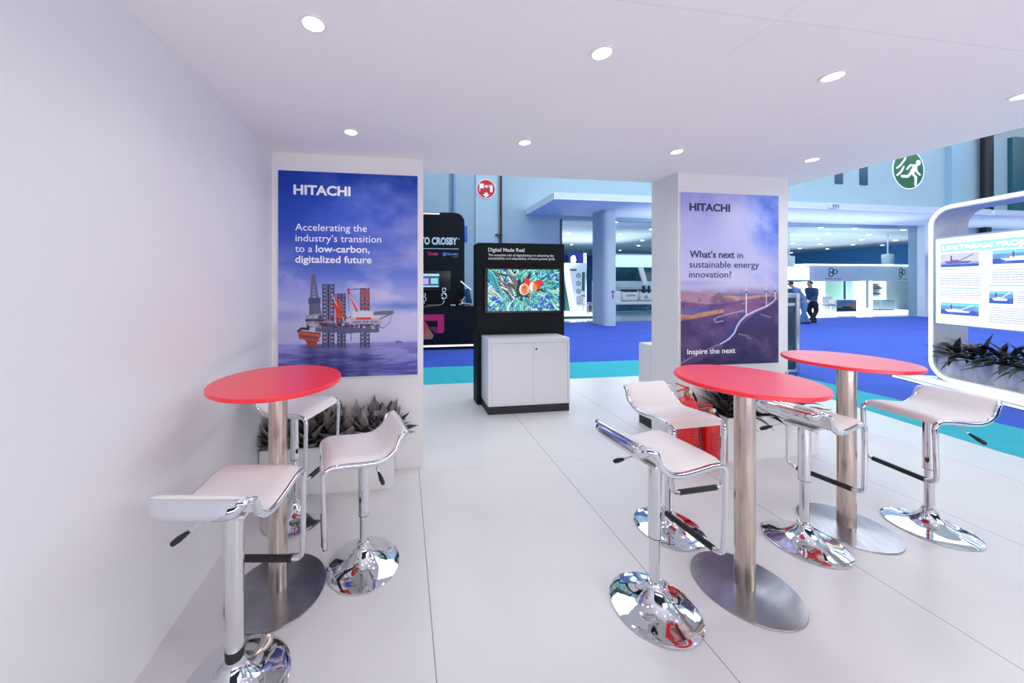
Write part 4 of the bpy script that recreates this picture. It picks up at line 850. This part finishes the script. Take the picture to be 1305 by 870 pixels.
bt = thing('bistro_table', 'small white round table by the lounge chairs', 'table', (8.95, 14.95, .14) if False else (8.98, 15.75, .14)); bm = bmesh.new(); lathe(bm, [(.2, .5), (.2, .52)], 28); link('tabletop', bm, white_lam, bt); bm = bmesh.new(); lathe(bm, [(.12, 0), (.03, .02), (.02, .5)], 16); link('pedestal', bm, red_paint, bt)

cf = thing('coffee_counter', 'long white coffee counter with a dark glossy front beyond the hall opening', 'counter', (13.9, 19, 0))
link('front_panel', B(((-2.4, -.05, 0), (2.4, .5, .33))), mat('gloss_navy', (.03, .10, .17), .1, noise=.6, nscale=2), cf); link('worktop', B(((-2.4, -.1, .33), (2.4, .55, .52)), bev=.01), white_lam, cf); link('back_panel', B(((-2.4, .6, .33), (2.4, .7, 1.75))), mat('pale_panel', (.48, .60, .68), .5), cf)
hd = link('cyan_header', B(((11.4, 18.95, 2.6), (16.2, 19.4, 3.3))), mat('cyan_header_glow', (.5, .9, .93), .4, emit=(.45, .92, .95), es=.75)); tag(hd, 'pale cyan header band over the coffee counter', 'header')
sup = link('header_cap', B(((11.4, 18.9, 3.3), (16.2, 19.45, 3.38))), alu, hd)
gl_ = link('dark_glazing', B(((11.4, 19.72, 1.78), (16.2, 19.8, 2.6))), mat('dark_glass', (.01, .05, .075), .1, noise=.6, nscale=1.5)); tag(gl_, 'dark glazing under the cyan header', 'glazing')
bm = bmesh.new(); prism(bm, [(14.12, 2.6), (14.42, 2.6), (14.74, 1.55), (14.46, 1.55)], 18.98, 19.1); tag(link('leaning_post', bm, white_lam), 'white leaning post above the coffee counter', 'post')
def cm(label, x, w, logo):
    t = thing('coffee_machine', label, 'coffee machine', (x, 19.1, .52)); link('body', B(((-w, -.14, .04), (w, .2, .55)), bev=.02), white_lam, t); link('base', B(((-w, -.16, 0), (w, .2, .045))), black_ink, t)
    link('dark_band', B(((-w*.9, -.16, .58), (w*.9, .15, .72))), black_ink, t)
    bm = bmesh.new(); prism(bm, [(-w*.95, .55), (w*.95, .55), (w*.95, .74), (w*.6, .84), (-w*.3, .86), (-w*.8, .74)], -.13, .18); link('hood', bm, alu, t)
    if logo: text(logo, black_ink, t, (-w*.55, -.141, .30), w*1.25, .12, .03)
    else:
        bm = bmesh.new(); ring_prism(bm, disc_poly(0, .25, .10, 20), disc_poly(0, .25, .06, 20), -.146, -.14); link('emblem', bm, black_ink, t)
        link('dispenser', B(((-w*.8, -.17, .5), (-w*.2, -.12, .95)), ((w*.3, -.17, .5), (w*.75, -.12, .95)), bev=.01), black_ink, t)
    return t
cm('white coffee machine with black lettering on its front', 13.55, .50, 'COSTA'); cm('white coffee machine with a round black emblem and two dark dispensers', 14.60, .34, None)
gr_ = thing('coffee_grinder', 'slim pale grinder at the column end of the coffee counter', 'grinder', (12.8, 19.1, .52)); link('body', B(((-.16, -.12, 0), (.16, .12, .6)), bev=.02), white_lam, gr_); bm = bmesh.new(); lathe(bm, [(.06, .6), (.13, .8), (.14, .95)], 16); link('hopper', bm, alu, gr_)
# downlights of the far hall
rn = random.Random(5); base_fl = None
spots = [(x+.8*(j % 2)+rn.uniform(-.4, .4), y) for j, y in enumerate((15.2, 17, 19, 21.5, 24.5, 28)) for x in np.arange(7, 37.5, 2.9)]
for x, y in spots:
    if base_fl is None:
        bm = bmesh.new(); lathe(bm, [(.11, .0), (.09, -.02), (.0, -.022)], 16, cap=False); base_fl = link('far_downlight', bm, mat('far_lamp', (1, 1, 1), .4, emit=(1, 1, 1), es=5)); o = base_fl
    else: o = base_fl.copy(); C.objects.link(o)
    o.location = (x, y, 4.55); tag(o, 'small glowing downlight in the ceiling of the far hall', 'ceiling light', 'downlights in the far hall ceiling')

# ------------------------------------------------------------------ far hall, right opening: white booth
YB = 15.0
def q(x, z): return (x*.9375, 1.6+(z-1.6)*.9375)
wb = thing('white_booth', 'white exhibition booth with a curved pale header and looped black emblems', 'exhibition stand', (24, YB, 0))
x0, zt = q(21.9, 2.50); x1, _ = q(29.6, 2.6)
link('header', B(((x0-24, -.05, 1.72), (x1-24, .5, 2.55))), mat('booth_header', (.74, .84, .88), .5), wb); link('header_light', B(((x0-24, -.08, 2.55), (x1-24, .45, 2.61))), led, wb)
bi = mat('emblem_ink', (.008, .05, .06), .4)
for cx, sc_ in ((q(23.72, 2)[0]-24, .20), (q(28.5, 2)[0]-24, .22)):
    bm = bmesh.new(); k_ = 1.15 if sc_ == .20 else .75
    for ax, az in ((-.5*k_, .55), (-.55*k_, -.45), (.55*k_, .15)): ring_prism(bm, [(cx+(x-cx)*k_, z) for x, z in disc_poly(cx+ax*sc_*1.1/k_, 2.17+az*sc_*1.1, sc_*.66, 24)], [(cx+(x-cx)*k_, z) for x, z in disc_poly(cx+ax*sc_*1.1/k_, 2.17+az*sc_*1.1, sc_*.46, 24)], -.06, -.05)
    prism(bm, [(cx-.42*k_, 1.86), (cx-.05, 1.86), (cx-.05, 1.83), (cx-.42*k_, 1.83)], -.06, -.05); prism(bm, [(cx+.05, 1.86), (cx+.45*k_, 1.86), (cx+.45*k_, 1.83), (cx+.05, 1.83)], -.06, -.05); link('emblem', bm, bi, wb)
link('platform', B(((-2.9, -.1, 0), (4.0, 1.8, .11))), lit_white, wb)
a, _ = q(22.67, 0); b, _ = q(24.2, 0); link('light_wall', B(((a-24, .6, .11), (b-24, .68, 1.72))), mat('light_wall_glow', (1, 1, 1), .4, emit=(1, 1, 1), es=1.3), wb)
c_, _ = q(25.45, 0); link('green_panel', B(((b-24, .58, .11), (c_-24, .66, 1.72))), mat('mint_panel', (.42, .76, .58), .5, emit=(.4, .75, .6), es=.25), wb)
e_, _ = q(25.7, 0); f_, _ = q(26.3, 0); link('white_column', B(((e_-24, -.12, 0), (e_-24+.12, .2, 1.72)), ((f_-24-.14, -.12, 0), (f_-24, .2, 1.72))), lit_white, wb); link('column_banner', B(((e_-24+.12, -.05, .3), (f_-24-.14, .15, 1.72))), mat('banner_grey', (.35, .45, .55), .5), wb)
link('alcove_wall', B(((f_-24, .9, .11), (x1-24+2.4, 1.0, 1.72))), mat('alcove_white', (.60, .74, .80), .5), wb)
g0, g1 = q(26.8, 0)[0]-24, q(28.9, 0)[0]-24
bm = bmesh.new(); ring_prism(bm, rrect(g0, .62, g1, 1.72, .03), rrect(g0+.16, .78, g1-.16, 1.62, .03), .80, .90); link('shelf_light', bm, led, wb)
for z in (.98, 1.28, 1.56): link('shelf', B(((g0+.2, .72, z), (g1-.3, .9, z+.025))), green, wb)
for i, (dx, w_, h_, z, m_) in enumerate(((.35, .10, .10, 1.005, black_ink), (.75, .12, .10, 1.005, black_ink), (1.2, .25, .05, 1.005, mat('grey_part', (.3, .3, .32), .4)), (.8, .35, .13, 1.305, mat('rust_part', (.4, .2, .16), .5)), (1.3, .2, .1, 1.305, MATS['grey_part']))):
    bm = bmesh.new(); box(bm, (-w_, -.07, 0), (w_, .07, h_), .02); box(bm, (-w_*.4, -.05, h_), (w_*.4, .05, h_*1.5), .01); o = link('machine_part', bm, m_); o.location = (24+g0+.1+dx, YB+.80, z); tag(o, 'small %s machine part on the %s booth shelf, %s' % (('dark', 'dark', 'flat grey', 'rust red', 'grey')[i], ('lowest', 'lowest', 'lowest', 'middle', 'middle')[i], ('beside the white column', 'second from the white column', 'at the far end', 'beside the column', 'at the far end')[i]), 'machine part')
for i, (a, b) in enumerate(((26.62, 27.75), (27.95, 28.9))):
    xa, xb = q(a, 0)[0], q(b, 0)[0]; t = thing('booth_cabinet', ('grey low booth cabinet beside the white column', 'grey low booth cabinet nearer the blue pillar')[i], 'cabinet', ((xa+xb)/2, YB+.6, .11)); w_ = (xb-xa)/2
    link('body', B(((-w_, -.15, .06), (w_, .15, .58)), bev=.01), mat('cabinet_grey', (.42, .53, .60), .5), t); link('kick_board', B(((-w_, -.13, 0), (w_, .13, .06))), black_ink, t); link('door', B(((-w_+.03, -.165, .1), (-.01, -.15, .54)), ((.01, -.165, .1), (w_-.03, -.15, .54))), MATS['cabinet_grey'], t)
xa, xb = q(24.03, 0)[0], q(25.42, 0)[0]; t = thing('poster_counter', 'booth counter with a dark car and foliage picture on its front', 'counter', ((xa+xb)/2, YB+.1, .0)); w_ = (xb-xa)/2
link('body', B(((-w_, -.09, .0), (w_, .25, .74)), bev=.01), white_lam, t); A = Art(60, 36, rgb(90, 130, 190)); nn = A.noise(4, 3, 77); A.mix((A.v < .5+.2*(nn-.5)), rgb(60, 120, 90)); A.mix((A.v < .72)*np.clip((nn-.45)*4, 0, 1), rgb(150, 130, 120)); A.mix((A.v < .35), rgb(25, 45, 55)); A.ell(.45, .38, .35, .14, rgb(30, 60, 70)); A.ell(.2, .5, .08, .12, rgb(110, 160, 140)); A.poly([(0, .82), (1, .82), (1, 1), (0, 1)], rgb(125, 150, 200)); A.line([(.2, .9), (.8, .9)], .03, rgb(40, 50, 110), 1, 1.7)
A.mesh('front_picture', print_mat('car_print'), t, (-w_+.02, -.0915, .03), (1, 0, 0), (0, 0, 1), 2*w_-.04, .69)
for i, (x, r_) in enumerate(((21.75, .3), (22.45, -.4))):
    t = thing('booth_chair', ('white shell chair nearer the dark-suited people', 'white shell chair nearer the picture counter')[i], 'chair', (x, YB+.25, .11), r_); bm = bmesh.new(); prism(bm, rrect(-.22, .40, .22, .80, .1), .14, .18); link('backrest', bm, white_lam, t); link('seat', B(((-.22, -.22, .36), (.22, .18, .41)), bev=.015), white_lam, t)
    for sx_ in (-1, 1):
        for sy_ in (-1, 1): bm = bmesh.new(); tube(bm, [(.14*sx_, .13*sy_, .36), (.2*sx_, .18*sy_, 0)], .013, 6); link('leg', bm, green, t)
t = thing('coffee_table', 'low green slatted table between the booth chairs', 'table', (22.1, YB+.05, .11)); link('tabletop', B(((-.3, -.1, .34), (.3, .12, .37))), green, t); link('slat_leg', B(((-.28, -.08, 0), (-.24, .1, .34)), ((-.08, -.08, 0), (-.04, .1, .34)), ((.12, -.08, 0), (.16, .1, .34)), ((.26, -.08, 0), (.30, .1, .34))), white_lam, t)
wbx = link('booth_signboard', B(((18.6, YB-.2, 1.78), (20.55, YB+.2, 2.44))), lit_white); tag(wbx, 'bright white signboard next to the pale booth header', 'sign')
link('turquoise_strip', B(((18.6, YB-.18, 1.70), (20.55, YB+.2, 1.78))), mat('turquoise_edge', (.1, .45, .55), .5), wbx); link('lower_board', B(((19.2, YB-.1, 1.35), (20.3, YB+.1, 1.68))), lit_white, wbx); link('stand_post', B(((18.62, YB, 0), (18.72, YB+.1, 1.8))), alu, wbx)  # turquoise strip directly below the signboard
struct('wall_right', B(((38.2, HB+.3, 0), (38.5, 34, 4.6))), mat('mid_blue_board', (.10, .42, .85), .5), 'long mid blue wall of the far hall')
for i, (x, z) in enumerate(((22.9, 3.3), (30.2, 3.5))):
    bm = bmesh.new(); lathe(bm, [(.24, 0), (.25, .02), (.25, .62), (.10, .64), (.03, .66), (.03, 4.58-z+.75)], 24); o = link('pendant_spot', bm, [mat('spot_body', (.35, .5, .58), .4)]); o.location = (x*.97, 17.0, z-.75); tag(o, ('grey cylinder spotlight above the white signboard', 'grey cylinder spotlight above the far booth emblem')[i], 'spotlight')
    bm = bmesh.new(); lathe(bm, [(.22, -.005), (.1, -.03), (0, -.035)], 20, cap=False); link('lamp', bm, mat('spot_glow', (1, 1, 1), .4, emit=(1, 1, 1), es=10), o)

# ------------------------------------------------------------------ people in the far hall
def skin_part(name, verts, edges, radii, m, parent, root=0, sub=2):
    me = bpy.data.meshes.new(name); me.from_pydata(verts, edges, []); me.update(); o = bpy.data.objects.new(name, me); C.objects.link(o)
    sk = o.modifiers.new('skin', 'SKIN'); sk.use_smooth_shade = True; sd = o.modifiers.new('sub', 'SUBSURF'); sd.levels = sd.render_levels = sub
    for v, r_ in zip(me.skin_vertices[0].data, radii): v.radius = r_ if isinstance(r_, tuple) else (r_, r_); v.use_root = False
    me.skin_vertices[0].data[root].use_root = True; bpy.context.view_layer.update()
    dg = bpy.context.evaluated_depsgraph_get(); m2 = bpy.data.meshes.new_from_object(o.evaluated_get(dg)); m2.name = name; bpy.data.objects.remove(o); bpy.data.meshes.remove(me)
    smooth(m2, 80); m2.materials.clear(); m2.materials.append(m); o = bpy.data.objects.new(name, m2); C.objects.link(o)
    if parent: o.parent = parent
    return o
def person(label, loc, rot, lean, suit, trous, hairc, armswing):
    skinm = mat('skin_tone', (.48, .29, .22), .5); t = thing('person', label, 'person', loc, rot)
    L = lambda z: -lean*max(0, z-.9)*1.0           # forward is -y
    J = {'pel': (0, 0, .90), 'wai': (0, L(1.05), 1.05), 'che': (0, L(1.28), 1.28), 'nec': (0, L(1.42)-.01, 1.42), 'hd0': (0, L(1.50)-.02, 1.48), 'hd1': (0, L(1.60)-.035, 1.585), 'hd2': (0, L(1.65)-.03, 1.66)}
    V = [J['pel'], J['wai'], J['che'], J['nec'], J['hd0'], J['hd1'], J['hd2']]; E = [(i, i+1) for i in range(6)]; R = [.13, .12, .13, .05, .065, (.075, .088), .05]
    cl_v, cl_e, cl_r = list(V[:4]), [(0, 1), (1, 2), (2, 3)], [(.165, .13), (.155, .12), (.185, .13), (.075, .075)]
    tr_v, tr_e, tr_r = [(0, .0, .95), (0, 0, .86)], [(0, 1)], [(.155, .12), (.16, .125)]
    sh = []
    for s, sw in ((-1, armswing), (1, -armswing)):
        i = len(V); el_y = L(1.1)+.05*sw-.06; hy = L(.85)-.10+.12*sw-.10
        arm = [(.19*s, L(1.36), 1.36), (.24*s, el_y+.06, 1.10), (.22*s, hy, .90), (.215*s, hy-.05, .83)]
        V += arm; E += [(2, i), (i, i+1), (i+1, i+2), (i+2, i+3)]; R += [.055, .042, .028, .032]
        for f_, (dx, ln) in enumerate(((-.022, .075), (-.008, .085), (.008, .08), (.022, .065))):
            j = len(V); V += [(.215*s+dx, hy-.06, .80), (.215*s+dx*1.2, hy-.075, .83-ln)]; E += [(i+3, j), (j, j+1)]; R += [.010, .008]
        j = len(V); V += [(.215*s-.035*s, hy-.08, .82), (.215*s-.045*s, hy-.10, .79)]; E += [(i+3, j), (j, j+1)]; R += [.011, .009]
        c = len(cl_v); cl_v += [arm[0], arm[1], (arm[2][0], arm[2][1]+.01, arm[2][2]+.01)]; cl_e += [(2, c), (c, c+1), (c+1, c+2)]; cl_r += [.082, .062, .046]
        i = len(V); leg = [(.09*s, 0, .86), (.10*s, -.04*sw-.02, .48), (.105*s, .16*sw, .09), (.105*s, .16*sw-.13, .035)]
        V += leg; E += [(0, i), (i, i+1), (i+1, i+2), (i+2, i+3)]; R += [.08, .055, .038, .035]
        c = len(tr_v); tr_v += [(.095*s, 0, .80), leg[1], (leg[2][0], leg[2][1], .07)]; tr_e += [(1, c), (c, c+1), (c+1, c+2)]; tr_r += [.105, .078, .066]
        sh.append((leg[2], leg[3]))
    skin_part('body', V, E, R, skinm, t); skin_part('jacket', cl_v, cl_e, cl_r, suit, t, 1); skin_part('trousers', tr_v, tr_e, tr_r, trous, t)
    for a, b in sh: skin_part('shoe', [(a[0], a[1]+.05, .045), (a[0], a[1]-.06, .045), (b[0], b[1]-.04, .035)], [(0, 1), (1, 2)], [.045, .048, .036], black_ink, t)
    bm = bmesh.new(); bmesh.ops.create_uvsphere(bm, u_segments=20, v_segments=14, radius=1); h = J['hd1']
    for v in bm.verts:
        c = v.co.copy(); v.co = Vector((c.x*.085, c.y*.10+h[1]+.018, c.z*.085+h[2]+.035))
        if c.y < -.35 and c.z < .45: v.co.y = h[1]-.02; v.co.z = max(v.co.z, h[2]+.05)
    link('hair', bm, hairc, t)
    bm = bmesh.new()   # face: nose, ears, mouth, eyes
    tube(bm, [(0, h[1]-.078, h[2]+.012), (0, h[1]-.098, h[2]-.018), (0, h[1]-.080, h[2]-.026)], [.008, .013, .010], 8)
    for s in (-1, 1): tube(bm, [(.076*s, h[1]+.0, h[2]+.02), (.086*s, h[1]+.01, h[2]), (.078*s, h[1]+.0, h[2]-.03)], [.010, .014, .008], 8)
    link('face', bm, skinm, t)
    bm = bmesh.new()
    for s in (-1, 1): tube(bm, [(.030*s-.01, h[1]-.072, h[2]+.012), (.030*s+.01, h[1]-.072, h[2]+.012)], .006, 6)
    tube(bm, [(-.022, h[1]-.072, h[2]-.050), (.022, h[1]-.072, h[2]-.050)], .004, 6); link('eyes_and_mouth', bm, mat('dark_features', (.08, .03, .03), .5), t)
    return t
black_cloth = mat('black_cloth', (.008, .010, .018), .8); hair_m = mat('dark_hair', (.012, .010, .010), .6)
person('person in a grey blue suit stooping with the back turned', (15.75, 11.5, -.008), rd(-150), .55, mat('grey_blue_suit', (.10, .22, .42), .8), MATS['grey_blue_suit'], hair_m, .6)
person('person in a navy jacket and black trousers striding past', (16.50, 11.75, -.008), rd(-100), .15, mat('navy_jacket', (.02, .06, .16), .8), black_cloth, hair_m, 1.3)
